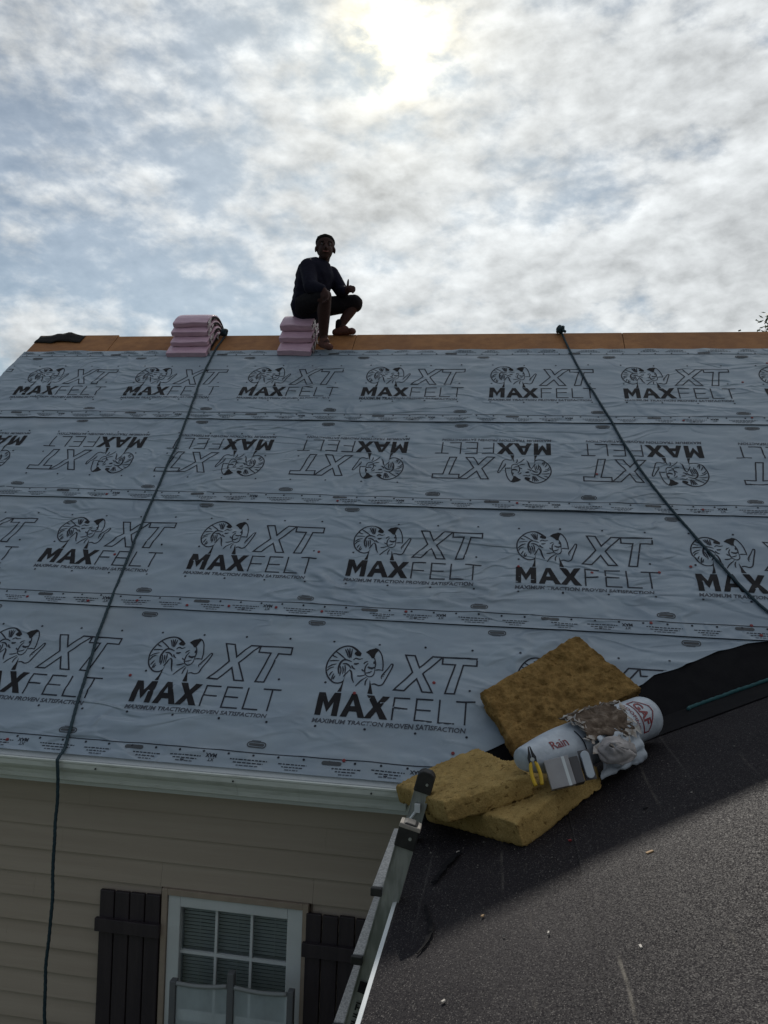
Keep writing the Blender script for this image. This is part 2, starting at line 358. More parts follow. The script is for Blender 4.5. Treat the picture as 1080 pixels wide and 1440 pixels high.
# lap siding, one board per course and run
EXPO = .1365; z = -1.475+EXPO; row = 0; first = None
BOARDS = {}
while z > GROUND+.05:
    zb = z-EXPO
    runs = [(WL, WX0-.035), (WX1+.035, -.10)] if (zb < WZT+.03 and z > WZB-.06) else [(WL, -.10)]
    for a0, a1 in runs:
        x = a0; cuts = [a0]
        jx = a0+.9+((row*1.37) % 2.9)
        while jx < a1-.4: cuts.append(jx); jx += 3.66
        cuts.append(a1)
        for c0, c1 in zip(cuts, cuts[1:]):
            m = MB(); g0, g1 = c0+.0003, c1-.0003
            P = [(WY-.014, zb), (WY+.0, zb-.001), (WY+.028, zb+.004), (WY+.028, z+.012), (WY+.004, z+.012)]
            P = [(WY-.013, zb), (WY+.026, zb), (WY+.026, z+.008), (WY+.010, z+.008)]
            m.prism([(g0, y_, z_) for y_, z_ in P], (g1-g0, 0, 0))
            m.build('plank', M['siding'], house)
    if z > WZT+.022 and zb < WZT+.03:
        m = MB(); zf = WZT+.020
        if z-zf > .01:
            m.prism([(WX0-.034, WY-.013, zf), (WX0-.034, WY+.026, zf), (WX0-.034, WY+.026, z+.008), (WX0-.034, WY+.010, z+.008)], (WX1-WX0+.068, 0, 0)); m.build('plank', M['siding'], house)
    z = zb; row += 1
# roof deck: OSB sheets in rows, only their upper strip shows along the ridge
def osb(u0, u1, s0, s1, h=0.0):
    m = MB(); g_ = .0025
    a = [RP(u0+g_, s0, h), RP(u1-g_, s0, h), RP(u1-g_, s1-g_, h), RP(u0+g_, s1-g_, h)]
    m.prism(a, NRM*-.014); return m.build('sheathing_panel', M['osb'], house, bevel=.002)
osb(RAKE, -3.905, 3.94, RIDGE+.030, .0015)
us = [-3.905]
while us[-1] < XE: us.append(min(us[-1]+2.4385, XE))
for u0, u1 in zip(us, us[1:]): osb(u0, u1, 3.94, RIDGE+.004)
m = MB(); m.prism([RP(RAKE, -.02, -.004), RP(XE, -.02, -.004), RP(XE, 3.94, -.004), RP(RAKE, 3.94, -.004)], NRM*-.012)
m.build('roof_deck', M['osb'], house)
m = MB()                                             # far slope
def BP(u, s, h=0): return Vector((u, 2*(EY+RIDGE*CS)-(EY+s*CS), EZ+s*SN))+Vector((0, SN, CS))*h
m.prism([BP(RAKE, -.02), BP(RAKE, RIDGE-.006), BP(XE, RIDGE-.006), BP(XE, -.02)], Vector((0, SN, CS))*-.014)
m.build('back_slope', M['osb'], house)
m = MB()                                             # rake boards at the left edge
m.prism([RP(RAKE-.001, -.05, -.02), RP(RAKE-.001, RIDGE+.0, -.02), RP(RAKE-.001, RIDGE+.0, -.20), RP(RAKE-.001, -.05, -.20)], (.02, 0, 0))
m.prism([BP(RAKE-.001, -.05, -.02), BP(RAKE-.001, RIDGE+.0, -.02), BP(RAKE-.001, RIDGE+.0, -.20), BP(RAKE-.001, -.05, -.20)], (.02, 0, 0))
m.build('rake_board', M['vinyl'], house)
m = MB(); m.prism([(WL-.2, EY+.06, -1.30), (WL-.2, EY+.085, -1.30), (WL-.2, EY+.085, -1.44), (WL-.2, EY+.06, -1.44)], (-.40-WL+.2, 0, 0))
m.build('fascia', M['vinyl'], house)
m = MB(); m.box(WL-.2, -.40, EY+.088, WY-.02, -1.43, -1.415); m.build('soffit', M['vinyl'], house)
# gutter, K profile with an end cap
GX0, GX1 = RAKE-.02, -.455
prof = [(3.868, -1.285), (3.868, -1.392), (3.800, -1.394), (3.780, -1.385), (3.776, -1.362), (3.768, -1.340), (3.757, -1.325), (3.750, -1.312), (3.750, -1.288), (3.747, -1.284), (3.747, -1.276), (3.760, -1.274), (3.762, -1.280)]
m = MB(); n = len(prof); inner = [(y_+(.003 if y_ < 3.8 else -.003), z_+.003) for y_, z_ in prof]
segs = 26; xs = [GX0+(GX1-GX0)*i/segs for i in range(segs+1)]
for i in range(segs):
    for j in range(n-1):
        (y0, z0), (y1, z1) = prof[j], prof[j+1]; dz0 = .002*nz(xs[i]*1.3, 1); dz1 = .002*nz(xs[i+1]*1.3, 1)
        m.quad((xs[i], y0, z0+dz0), (xs[i+1], y0, z0+dz1), (xs[i+1], y1, z1+dz1), (xs[i], y1, z1+dz0))
gut = m.build('gutter', M['gutter'], house)
md = gut.modifiers.new('thick', 'SOLIDIFY'); md.thickness = .002
m = MB(); m.prism([(GX1, y_, z_) for y_, z_ in prof[:9]], (.003, 0, 0)); m.build('end_cap', M['gutter'], gut)
for gx in (-3.6, -2.85, -2.08, -1.33, -.62):
    m = MB(); m.tube([(gx, 3.7465, -1.302), (gx, 3.742, -1.302)], .005, 6); m.build('gutter_screw', M['steel_dark'], gut)
m = MB()                                             # white drip edge seen between felt and gutter
m.prism([RP(RAKE, -.022, -.002), RP(GX1, -.022, -.002), RP(GX1, .03, -.001), RP(RAKE, .03, -.001)], NRM*.0012)
m.prism([RP(RAKE, -.022, -.002), RP(GX1, -.022, -.002), RP(GX1, -.022, -.002)+Vector((0, 0, -.03)), RP(RAKE, -.022, -.002)+Vector((0, 0, -.03))], (0, -.0012, 0))
m.build('drip_edge', M['vinyl'], house)

# window
win = MB()
fo = (WX0+.016, WX1-.016, WZT-.016, WZB+.016); fi = (WX0+.088, WX1-.10, WZT-.077, WZB+.09)
fo = (-1.784, -1.020, -2.056, -3.43); fi = (-1.712, -1.104, -2.117, -3.35)
y0, y1 = WY-.018, WY+.05
win.box(fo[0], fi[0], y0, y1, fo[3], fo[2]); win.box(fi[1], fo[1], y0, y1, fo[3], fo[2])
win.box(fi[0], fi[1], y0, y1, fi[2], fo[2]); win.box(fi[0], fi[1], y0, y1, fo[3], fi[3])
window = win.build('window', M['vinyl'], house, bevel=.004)
m = MB()
for x0, x1, z0, z1 in ((WX0-.018, fo[0]-.001, fo[3]-.02, WZT+.018), (fo[1]+.001, WX1+.018, fo[3]-.02, WZT+.018), (fo[0]-.001, fo[1]+.001, fo[2]+.001, WZT+.018)):
    m.box(x0, x1, WY-.030, WY+.03, z0, z1)
m.build('casing', M['casing'], window, bevel=.003)
m = MB(); m.box(fo[0]-.05, fo[1]+.05, WY-.05, WY+.03, fo[3]-.05, fo[3]-.021); m.build('sill', M['vinyl'], window, bevel=.004)
zm = -2.3695
for x in (-1.51, -1.309):
    m = MB(); m.box(x-.007, x+.007, WY+.006, WY+.03, fi[3], fi[2]); m.build('muntin', M['vinyl'], window)
m = MB(); m.box(fi[0], fi[1], WY+.0055, WY+.0305, zm-.008, zm+.008); m.build('muntin', M['vinyl'], window)
m = MB(); m.box(fi[0], fi[1], WY+.004, WY+.032, -2.74, -2.69); m.build('meeting_rail', M['vinyl'], window)
xsx = [fi[0], -1.5185, -1.3005, fi[1]]
gx = [(fi[0], -1.5185), (-1.5015, -1.3175), (-1.3005, fi[1])]
for a0, a1 in gx:
    for zt, zb in ((fi[2], zm+.0095), (zm-.0095, -2.69), (-2.74, fi[3])):
        m = MB(); m.quad((a0, WY+.02, zb), (a1, WY+.02, zb), (a1, WY+.02, zt), (a0, WY+.02, zt)); m.build('pane', M['glass'], window)
m = MB(); z = fi[2]-.006
while z > fi[3]:
    m.prism([(fi[0]-.01, WY+.052, z), (fi[0]-.01, WY+.0525, z-.0014), (fi[0]-.01, WY+.070, z+.0032), (fi[0]-.01, WY+.0695, z+.0048)], (fi[1]-fi[0]+.02, 0, 0)); z -= .0195
for x in (-1.62, -1.40, -1.19): m.box(x-.001, x+.001, WY+.0505, WY+.0515, fi[3], fi[2])
m.build('blind', M['blind'], window)
m = MB(); ox0, ox1, oz0, oz1 = fi[0]-.06, fi[1]+.06, fi[3]-.05, fi[2]+.04
m.add([(ox0, WY+.055, oz0), (ox1, WY+.055, oz0), (ox1, WY+.055, oz1), (ox0, WY+.055, oz1), (ox0, WY+.7, oz0), (ox1, WY+.7, oz0), (ox1, WY+.7, oz1), (ox0, WY+.7, oz1)],
      [(4, 5, 6, 7), (0, 1, 5, 4), (1, 2, 6, 5), (2, 3, 7, 6), (3, 0, 4, 7)])
m.build('room', M['room'], window)
# shutters: four boards and two battens each
def shutter(x0, x1, tops):
    sh = None
    for zt in (-2.209, -3.20):
        m = MB(); m.box(x0-.010, x1+.008, WY-.062, WY-.037, zt-.072, zt); q = m.build('batten' if sh else 'shutter', M['shutter'], sh or house, bevel=.003); sh = sh or q
    n_ = 4; wd = (x1-x0)/n_
    for i in range(n_):
        m = MB(); m.box(x0+i*wd+.0035, x0+(i+1)*wd-.0035, WY-.036, WY-.014, -3.42+random.uniform(-.004, .004), tops+random.uniform(-.004, .004))
        m.build('board', M['shutter'], sh, bevel=.004)
    return sh
shutter(-2.183, -1.822, -2.061)
shutter(-1.000, -.640, -2.063)

# ------------------------------------------------------------------ underlayment: four lapped courses
GRID = {}
def sheet_pt(k, u, s):
    u0, du, nu, nv, s_top, vs = GRID[k]; x = min(max((u-u0)/du, 0), nu-1e-6); i = int(x); f = x-i
    o = []
    for ii in (i, i+1):
        uu = u0+du*ii; sl = min(max(k*CO+.004*nz(uu*1.1, k*3), cut(uu)), s_top-.001); t = min(max((s-sl)/(s_top-sl), 0), 1)**.8*nv
        j = min(int(t), nv-1); q = ii*(nv+1)+j; a, b_ = vs[q], vs[q+1]; ds = (b_-a).dot(Vector((0, CS, SN))); g_ = ((RP(uu, s)-a).dot(Vector((0, CS, SN))))/max(ds, 1e-6)
        o.append(a.lerp(b_, g_))
    return o[0].lerp(o[1], f)
def build_sheet(k):
    u0, u1 = RAKE-.012, XE-.02; du = .022; nu = int((u1-u0)/du); nv = 50
    vs = []; fs = []; alive = []
    s_top = k*CO+RW
    for i in range(nu+1):
        u = u0+du*i; sl = max(k*CO+.004*nz(u*1.1, k*3), cut(u)); sl = min(sl, s_top-.001)
        for j in range(nv+1):
            t = j/nv; t = t**1.25
            s = sl+(s_top-sl)*t
            vs.append(RP(u, s, sheet_h(k, u, s)))
        alive.append(sl < s_top-.02)
    for i in range(nu):
        if not (alive[i] or alive[i+1]): continue
        for j in range(nv):
            a = i*(nv+1)+j; fs.append((a, a+nv+1, a+nv+2, a+1))
    GRID[k] = (u0, du, nu, nv, s_top, vs)
    me = bpy.data.meshes.new('underlayment_sheet'); me.from_pydata(vs, [], fs); me.update()
    return link('underlayment_sheet', me, M['felt'], house, True)
sheets = [build_sheet(k) for k in range(4)]
sheets[0]['label'] = 'bottom course of grey underlayment cut along the valley'
sheets[2]['label'] = 'course with its lettering upside down'

# the print: a flat design in (x, y) metres, then laid on the wrinkled sheet
class Flat:
    def __init__(s): s.v = []; s.f = []; s.mi = []; s.cur = 0
    def add(s, vs, fs):
        k = len(s.v); s.v += list(vs); s.f += [tuple(i+k for i in q) for q in fs]; s.mi += [s.cur]*len(fs)
    def poly(s, pts): s.add(pts, [tuple(range(len(pts)))])
    def stroke(s, pts, w0, closed=False, taper=False):
        pts = [Vector((p[0], p[1], 0)) for p in pts]; N = len(pts)
        q = pts if closed else smooth_path(pts, 3) if N > 2 else pts
        N = len(q); L = []
        for i in range(N):
            if closed:
                a, b_, c = q[i-1], q[i], q[(i+1) % N]; d1 = (b_-a).normalized(); d2 = (c-b_).normalized(); t = d1+d2
                n1 = Vector((-d1.y, d1.x, 0)); nn = Vector((-t.y, t.x, 0)).normalized(); wd = w0/2/max(.35, nn.dot(n1))
            else:
                t = (q[min(i+1, N-1)]-q[max(i-1, 0)]).normalized(); nn = Vector((-t.y, t.x, 0)); f = i/(N-1)
                wd = w0/2*(1 if not taper else .30+.9*sin(pi*min(1, .15+f*.8)))
            L.append((q[i]+nn*wd, q[i]-nn*wd))
        vs = [(a.x, a.y) for p_ in L for a in p_]; rng = range(N if closed else N-1)
        s.add(vs, [(2*i, 2*i+1, (2*i+3) % (2*N), (2*i+2) % (2*N)) for i in rng])
    def text(s, body, x, y, h, width=None, bold=0, shear=0, rot=0):
        vs, fs = text_mesh(body, bold); W_ = max(a for a, _ in vs); kx = (width/W_ if width else h)
        o = []
        for a, c in vs:
            px, py = a*kx+c*h*shear, c*h
            if rot: px, py = px*cos(rot)-py*sin(rot), px*sin(rot)+py*cos(rot)
            o.append((x+px, y+py))
        s.add(o, fs)
    def disc(s, x, y, r, n=10): s.poly([(x+r*cos(2*pi*i/n), y+r*sin(2*pi*i/n)) for i in range(n)])
    def pill(s, x, y, wd, h, n=5):
        r = h/2; pts = [(x+wd/2-r+r*cos(-pi/2+pi*i/n), y+r*sin(-pi/2+pi*i/n)) for i in range(n+1)]+[(x-wd/2+r+r*cos(pi/2+pi*i/n), y+r*sin(pi/2+pi*i/n)) for i in range(n+1)]
        return pts
def fine(fl, maxlen=.03):
    bm = bmesh.new(); V = [bm.verts.new((a, c, 0)) for a, c in fl.v]
    for q, mi in zip(fl.f, fl.mi):
        if len(set(q)) < 3: continue
        try: f_ = bm.faces.new([V[i] for i in q]); f_.material_index = mi
        except ValueError: pass
    bmesh.ops.triangulate(bm, faces=[f_ for f_ in bm.faces if len(f_.verts) > 3])
    for _ in range(4):
        ed = [e for e in bm.edges if e.calc_length() > maxlen]
        if not ed: break
        bmesh.ops.subdivide_edges(bm, edges=ed, cuts=1)
        bmesh.ops.triangulate(bm, faces=[f_ for f_ in bm.faces if len(f_.verts) > 3])
    bm.verts.index_update()
    r = ([(v.co.x, v.co.y) for v in bm.verts], [tuple(v.index for v in f_.verts) for f_ in bm.faces], [f_.material_index for f_ in bm.faces]); bm.free(); return r
ST = [[(0.19, 0.424), (0.165, 0.448), (0.139, 0.465), (0.11, 0.471), (0.083, 0.465), (0.057, 0.449), (0.034, 0.424), (0.016, 0.391), (0.006, 0.359), (0.004, 0.325), (0.009, 0.292), (0.021, 0.261), (0.042, 0.235), (0.064, 0.218), (0.087, 0.213), (0.109, 0.219), (0.12, 0.23)], [(0.042, 0.431), (0.066, 0.415), (0.096, 0.391), (0.107, 0.381)], [(0.093, 0.448), (0.106, 0.426), (0.119, 0.396)], [(0.104, 0.453), (0.117, 0.427), (0.127, 0.391)], [(0.119, 0.456), (0.124, 0.425), (0.13, 0.397)], [(0.134, 0.451), (0.134, 0.42), (0.135, 0.394)], [(0.025, 0.406), (0.039, 0.397), (0.056, 0.391)], [(0.015, 0.364), (0.039, 0.369), (0.072, 0.369)], [(0.012, 0.316), (0.032, 0.336), (0.06, 0.347)], [(0.015, 0.292), (0.027, 0.313), (0.048, 0.324)], [(0.033, 0.259), (0.039, 0.276), (0.047, 0.291)], [(0.051, 0.233), (0.052, 0.255), (0.058, 0.275)], [(0.059, 0.237), (0.062, 0.25), (0.067, 0.261)], [(0.086, 0.275), (0.076, 0.314), (0.079, 0.352), (0.094, 0.376), (0.117, 0.378), (0.144, 0.367)], [(0.094, 0.349), (0.114, 0.352), (0.135, 0.338), (0.148, 0.32)], [(0.109, 0.342), (0.116, 0.312), (0.119, 0.279)], [(0.084, 0.331), (0.092, 0.304), (0.094, 0.277), (0.092, 0.261)], [(0.097, 0.332), (0.105, 0.305), (0.108, 0.273)], [(0.115, 0.257), (0.127, 0.28), (0.139, 0.307)], [(0.14, 0.311), (0.153, 0.298), (0.162, 0.266), (0.168, 0.245), (0.18, 0.222)], [(0.148, 0.342), (0.157, 0.326), (0.173, 0.316)], [(0.151, 0.381), (0.165, 0.394), (0.184, 0.388), (0.204, 0.395)], [(0.159, 0.355), (0.172, 0.354), (0.187, 0.36)], [(0.216, 0.357), (0.222, 0.369), (0.238, 0.378)], [(0.24, 0.364), (0.229, 0.342), (0.228, 0.315), (0.235, 0.288), (0.244, 0.275)], [(0.242, 0.339), (0.258, 0.331), (0.272, 0.333), (0.284, 0.342)], [(0.236, 0.295), (0.256, 0.3), (0.27, 0.311)], [(0.241, 0.28), (0.258, 0.269), (0.276, 0.275), (0.285, 0.295), (0.284, 0.322)], [(0.264, 0.334), (0.269, 0.321)], [(0.191, 0.268), (0.213, 0.271), (0.236, 0.281)], [(0.194, 0.198), (0.215, 0.232), (0.248, 0.265)], [(0.247, 0.206), (0.246, 0.232), (0.255, 0.256)], [(0.21, 0.32), (0.219, 0.31), (0.231, 0.305)], [(0.273, 0.379), (0.273, 0.367), (0.278, 0.362)], [(0.265, 0.467), (0.287, 0.46), (0.308, 0.43), (0.321, 0.391), (0.328, 0.35), (0.33, 0.317)], [(0.273, 0.399), (0.283, 0.363), (0.284, 0.322)], [(0.287, 0.319), (0.307, 0.323), (0.328, 0.321)], [(0.372, 0.365), (0.354, 0.327), (0.336, 0.296), (0.329, 0.274), (0.334, 0.258)], [(0.372, 0.365), (0.383, 0.364), (0.38, 0.34), (0.367, 0.298), (0.355, 0.254), (0.344, 0.221), (0.323, 0.211), (0.299, 0.22), (0.282, 0.216)], [(0.339, 0.299), (0.348, 0.31)], [(0.337, 0.288), (0.346, 0.294)], [(0.334, 0.277), (0.343, 0.279)]]
FI = [[(0.125, 0.465), (0.149, 0.46), (0.176, 0.443), (0.193, 0.424), (0.188, 0.408), (0.167, 0.41), (0.151, 0.421), (0.155, 0.434), (0.162, 0.44), (0.146, 0.452)], [(0.216, 0.437), (0.236, 0.457), (0.265, 0.467), (0.289, 0.459), (0.279, 0.442), (0.273, 0.421), (0.271, 0.397), (0.256, 0.4), (0.24, 0.419)], [(0.125, 0.269), (0.121, 0.225), (0.122, 0.153), (0.1, 0.151), (0.111, 0.187), (0.117, 0.227)], [(0.268, 0.247), (0.282, 0.206), (0.297, 0.154), (0.268, 0.155), (0.272, 0.197)]]
THICK = {0: .0085, 13: .010, 14: .008, 19: .0085, 27: .006, 34: .007, 38: .008, 25: .011, 22: .010, 20: .008}
def logo():
    F = Flat(); F.cur = 1
    for i, pts in enumerate(ST): F.stroke(pts, THICK.get(i, .0065), taper=(i not in (0, 34, 38)))
    F.cur = 0
    for p in FI: F.poly(p)
    H = .145                                        # MAX, heavy
    F.poly([(0, 0), (0, H), (.036, H), (.0625, .082), (.089, H), (.125, H), (.125, 0), (.092, 0), (.092, .088), (.0625, .022), (.033, .088), (.033, 0)])
    F.poly([(.140, 0), (.185, H), (.198, H), (.198, .112), (.186, .070), (.198, .070), (.198, .036), (.186, .036), (.176, 0)])
    F.poly([(.276, 0), (.214, H), (.198, H), (.198, .112), (.212, .070), (.198, .070), (.198, .036), (.226, .036), (.239, 0)])
    F.poly([(.268, H), (.309, H), (.333, .099), (.357, H), (.396, H), (.355, .073), (.400, 0), (.358, 0), (.333, .046), (.309, 0), (.272, 0), (.312, .073)])
    F.cur = 1; t = .0090                             # FELT, thin
    def bar(x0, y0, x1, y1): F.poly([(x0, y0), (x1, y0), (x1, y1), (x0, y1)])
    bar(.418, 0, .418+t, H-t); bar(.418, H-t, .508, H); bar(.418+t, .070, .500, .070+t)
    bar(.540, t, .540+t, H-t); bar(.540, H-t, .634, H); bar(.540+t, .070, .625, .070+t); bar(.540, 0, .638, t)
    bar(.665, t, .665+t, H); bar(.665, 0, .755, t)
    bar(.757, H-t, .860, H); bar(.805, 0, .805+t, H-t)
    F.stroke([(.411, .188), (.500, .318), (.448, .438), (.502, .438), (.536, .352), (.603, .438), (.660, .438), (.559, .312), (.622, .188), (.567, .188), (.528, .275), (.468, .188)], .0092, True)   # XT in outline
    F.stroke([(.668, .436), (.856, .436), (.856, .391), (.778, .391), (.742, .188), (.690, .188), (.726, .391), (.668, .391)] if False else [(.662, .437), (.855, .437), (.855, .391), (.780, .391), (.743, .188), (.692, .188), (.735, .391), (.662, .391)], .0092, True)
    F.cur = 2; F.text('MAXIMUM TRACTION PROVEN SATISFACTION', -.005, -.046, .0265, .820, bold=.025, shear=.12)
    return fine(F)
LOGO = logo()
def lay(design, k, u, s, rot=False, name='printed_logo', lift_=.002, parent=None, mats=None):
    vs, fs, mi = design; P = []; ok = []
    for a, c in vs:
        uu, ss = (u-a, s-c) if rot else (u+a, s+c)
        P.append(sheet_pt(k, uu, ss)+NRM*lift_); ok.append(RAKE < uu < XE and ss > cut(uu)+.004)
    ff = [(q, m_) for q, m_ in zip(fs, mi) if all(ok[i] for i in q)]
    if not ff: return
    me = bpy.data.meshes.new(name); me.from_pydata(P, [], [q for q, _ in ff]); me.update()
    me.polygons.foreach_set('material_index', [m_ for _, m_ in ff])
    o = link(name, me, mats or [M['ink'], M['ink_line'], M['ink_pale']], parent or sheets[k], True)
    return o
for i in range(-1, 7): lay(LOGO, 3, -4.4828+SP*i, .3526+3*CO)
for i in range(-1, 8): lay(LOGO, 2, -4.0002+SP*i, 2.8405, True)
for i in range(-2, 6): lay(LOGO, 1, -3.1664+SP*i, .3526+CO)
for i in range(-2, 3): lay(LOGO, 0, -2.0757+SP*i, .3526)
# edge bands, fastener marks and tabs of one repeat
def repeat_print():
    F = Flat(); rnd = random.Random(3)
    for yb, sg in ((.0, 1), (RW, -1)):
        yy = lambda v: yb+sg*v
        F.cur = 1; n_ = 12
        for i in range(n_): F.poly([(SP*i/n_, yy(.0945)), (SP*(i+1)/n_, yy(.0945)), (SP*(i+1)/n_, yy(.0995)), (SP*i/n_, yy(.0995))])
        for i in range(8): F.disc(SP*(i+.5)/8-.02, yy(.081), .0068, 8)
        F.cur = 3; F.poly(F.pill(.06 if sg > 0 else .58, yy(.0745), .105, .022)); F.cur = 1
        for x0, y0_, wd in ((.065, .050, .15), (.27, .056, .17), (.60, .056, .20), (.86, .052, .15), (.335 if sg > 0 else .40, .03, .02)):
            for r in range(3):
                x = x0-.5*0+.02*r; xe = x0+wd-.02*r
                while x < xe:
                    l_ = rnd.uniform(.008, .024); F.cur = 1 if r != 2 else 2
                    F.poly([(x, yy(y0_-.016*r)), (min(x+l_, xe), yy(y0_-.016*r)), (min(x+l_, xe), yy(y0_-.016*r-.0055)), (x, yy(y0_-.016*r-.0055))]); x += l_+.005
        F.cur = 1
        if sg > 0:
            F.text('MAX', .525, .072, -.021, -.060, bold=.03); F.text('XT', .515, .048, -.018, -.034, bold=.01)
        F.cur = 3; x = .72 if sg > 0 else .87
        F.stroke(F.pill(x, yy(.143), .100, .030), .006, True); F.poly(F.pill(x, yy(.143), .084, .015))
        F.cur = 2; F.poly([(x-.03, yy(.163)), (x+.02, yy(.163)), (x+.02, yy(.167)), (x-.03, yy(.167))])
    return fine(F, .05)
REP = repeat_print()
BM = [M['ink'], M['ink_line'], M['ink_pale'], M['tab_grey']]
OFF = {0: -2.342-.72, 1: -3.1664-.986-.0, 2: 0, 3: -4.4828-.98}
for k in range(4):
    allv = ([], [], [])
    for i in range(-3, 11):
        b0 = len(allv[0]); ux = {0: -3.062, 1: -4.10, 2: -3.40, 3: -4.35}[k]+SP*(i-2)
        if ux > XE or ux+SP < RAKE: continue
        allv[0].extend((ux+a, c) for a, c in REP[0]); allv[1].extend(tuple(j+b0 for j in q) for q in REP[1]); allv[2].extend(REP[2])
    s0 = k*CO+(.0 if k != 2 else .0)
    o = lay(allv, k, 0, s0, name='edge_print', mats=BM); o['kind'] = 'stuff'
    F = Flat(); F.cur = 1
    base = {0: (-2.0757, .3526), 1: (-3.1664, .3526+CO), 3: (-4.4828, .3526+3*CO), 2: (-4.0002, 2.8405)}[k]; sg = -1 if k == 2 else 1
    for i in range(-4, 40):
        for yv, cols in ((.499, (0, 1, 2, 3)), (.214, (0, 3)), (-.069, (0, 1, 2, 3))):
            if i % 4 in cols: F.disc(base[0]+sg*(.020+.2685*(i-8))+.003*random.random(), base[1]+sg*yv, .0072, 8)
    o = lay(fine(F, .05), k, 0, 0, name='fastener_mark', mats=BM); o['kind'] = 'stuff'
# red plastic cap nails
NAILS = [(-2.659, 0.055), (-2.135, 0.527), (-0.373, 0.606), (-0.802, 0.501), (-0.238, 0.183), (-0.589, 1.114), (0.833, 1.116), (1.382, 1.138), (-2.645, 1.497), (-3.076, 1.078), (-2.644, 1.068), (-2.315, 1.089), (-1.972, 1.07), (-1.227, 1.588), (-1.699, 1.081), (-1.396, 1.089), (-1.104, 1.08), (0.078, 1.537), (0.526, 1.501), (0.93, 1.531), (1.122, 1.59), (-2.971, 2.116), (-1.198, 2.109), (0.063, 2.139), (0.618, 2.479), (1.278, 2.126), (1.833, 3.704), (1.8, 3.196), (2.076, 3.989), (-0.788, 0.094), (1.30, 3.15), (-3.9, 2.12), (1.42, 1.07)]
m = MB(); m.tube([(0, 0, 0), (0, 0, .0022), (0, 0, .003)], [.0095, .0095, .007], 10); m.tube([(0, 0, .003), (0, 0, .0042)], .004, 6)
capme = m.mesh('cap_nail'); capme.materials.append(M['red_cap'])
for u, s in NAILS:
    k = min(3, int(s/CO)); o = bpy.data.objects.new('cap_nail', capme); COL.objects.link(o); o.parent = sheets[k]
    P = sheet_pt(k, u, s)+NRM*.0018; o.location = P-ORI[sheets[k].name]; o.rotation_euler = (RA+random.uniform(-.06, .06), random.uniform(-.06, .06), 0)

# ------------------------------------------------------------------ the lower wing with its dark roof
wing = empty('lower_wing', (1.9, 2, GROUND), 'low wing with a dark granular felted roof meeting the house', 'building')
YF = -3.0
def yv(x): return EY+sv(x)*CS
m = MB()
for x0, x1 in ((-.1, .0),): m.box(x0, x1, YF+.2, WY+.02, GROUND, -1.42)
m.box(.0, 2*XR-.3, YF+.2, YF+.3, GROUND, -1.42)
m.build('wall', M['siding'], wing)
def slope(name, x0, x1, material, h, y_end=None, ext=.0, n=60, rough=.0):
    m = MB(); nx = max(2, int((x1-x0)/.06)); N = n
    for i in range(nx+1):
        x = x0+(x1-x0)*i/nx; ye = yv(x)+ext
        for j in range(N+1):
            y = YF+(ye-YF)*j/N; f = (x-x0)/(x1-x0)
            m.v.append(DP(x, y, h+.003*(1-f)+.0012*nz(x*6, y*3, 2)+.0035*nz(x*1.4, y*.9, 5)))
    for i in range(nx):
        for j in range(N):
            a = i*(N+1)+j; m.f.append((a, a+N+1, a+N+2, a+1)); m.mi.append(0)
    return m.build(name, material, wing, True)
edges = [XD, .32, .985, 1.65, 2.315, 2.98, XR]
for i, (x0, x1) in enumerate(zip(edges, edges[1:])):
    slope('roofing_sheet', x0-(.04 if i else 0), x1, M['roofing'], .004+.0025*(i % 2)+.004*0)
m = MB(); m.prism([DP(XD-.004, YF, -.002), DP(XR, YF, -.002), DP(XR, yv(XR), -.002), DP(XD-.004, yv(XD), -.002)], NB_*-.018); m.build('roof_deck', M['osb'], wing)
m = MB(); m.prism([(XR+.0, YF, ZD+TB*(XR-XD)-.02), (2*XR-XD, YF, ZD-.02), (2*XR-XD, 8, ZD-.02), (XR, 8, ZD+TB*(XR-XD)-.02)], (0, 0, .02)); m.build('far_slope', M['roofing'], wing)
m = MB()                                             # metal drip edge on the eave
m.box(XD-.012, XD-.007, YF, EY-.08, ZD-.055, ZD+.006); m.prism([DP(XD-.012, YF, .0085), DP(XD+.002, YF, .0085), DP(XD+.002, EY-.08, .0085), DP(XD-.012, EY-.08, .0085)], NB_*.0015)
m.box(XD-.022, XD-.012, YF, EY-.08, ZD-.058, ZD-.052)
m.build('drip_edge', M['drip'], wing)
m = MB(); m.box(XD-.005, XD+.015, YF, EY-.09, ZD-.17, ZD-.008); m.build('fascia', M['vinyl'], wing)
m = MB(); m.box(XD+.016, -.1, YF, EY-.09, ZD-.165, ZD-.15); m.build('soffit', M['vinyl'], wing)
m = MB(); us = [-.40+i*.06 for i in range(95)]       # black membrane up the main slope in the valley
for u in us:
    s0 = max(0, sv(u)-.03); s1 = s0+.62
    for j in range(7):
        s = s0+(s1-s0)*j/6; m.v.append(RP(u, s, .0015+.0015*nz(u*3, s*4)))
for i in range(len(us)-1):
    for j in range(6): a = i*7+j; m.f.append((a, a+7, a+8, a+1)); m.mi.append(0)
m.build('valley_membrane', M['membrane'], wing, True)
m = MB()                                             # and its other leg down the wing
for i in range(60):
    u = -.33+i*.075
    for j in range(5):
        y = yv(u)-.012-(.24+.012*nz(u*3, 2))*j/4; m.v.append(DP(u, y, .0115+.0008*nz(u*5, y*5)+(.010*(1-j) if j == 0 else 0)))
for i in range(59):
    for j in range(4): a = i*5+j; m.f.append((a, a+1, a+6, a+5)); m.mi.append(0)
m.build('valley_membrane', M['membrane'], wing, True)

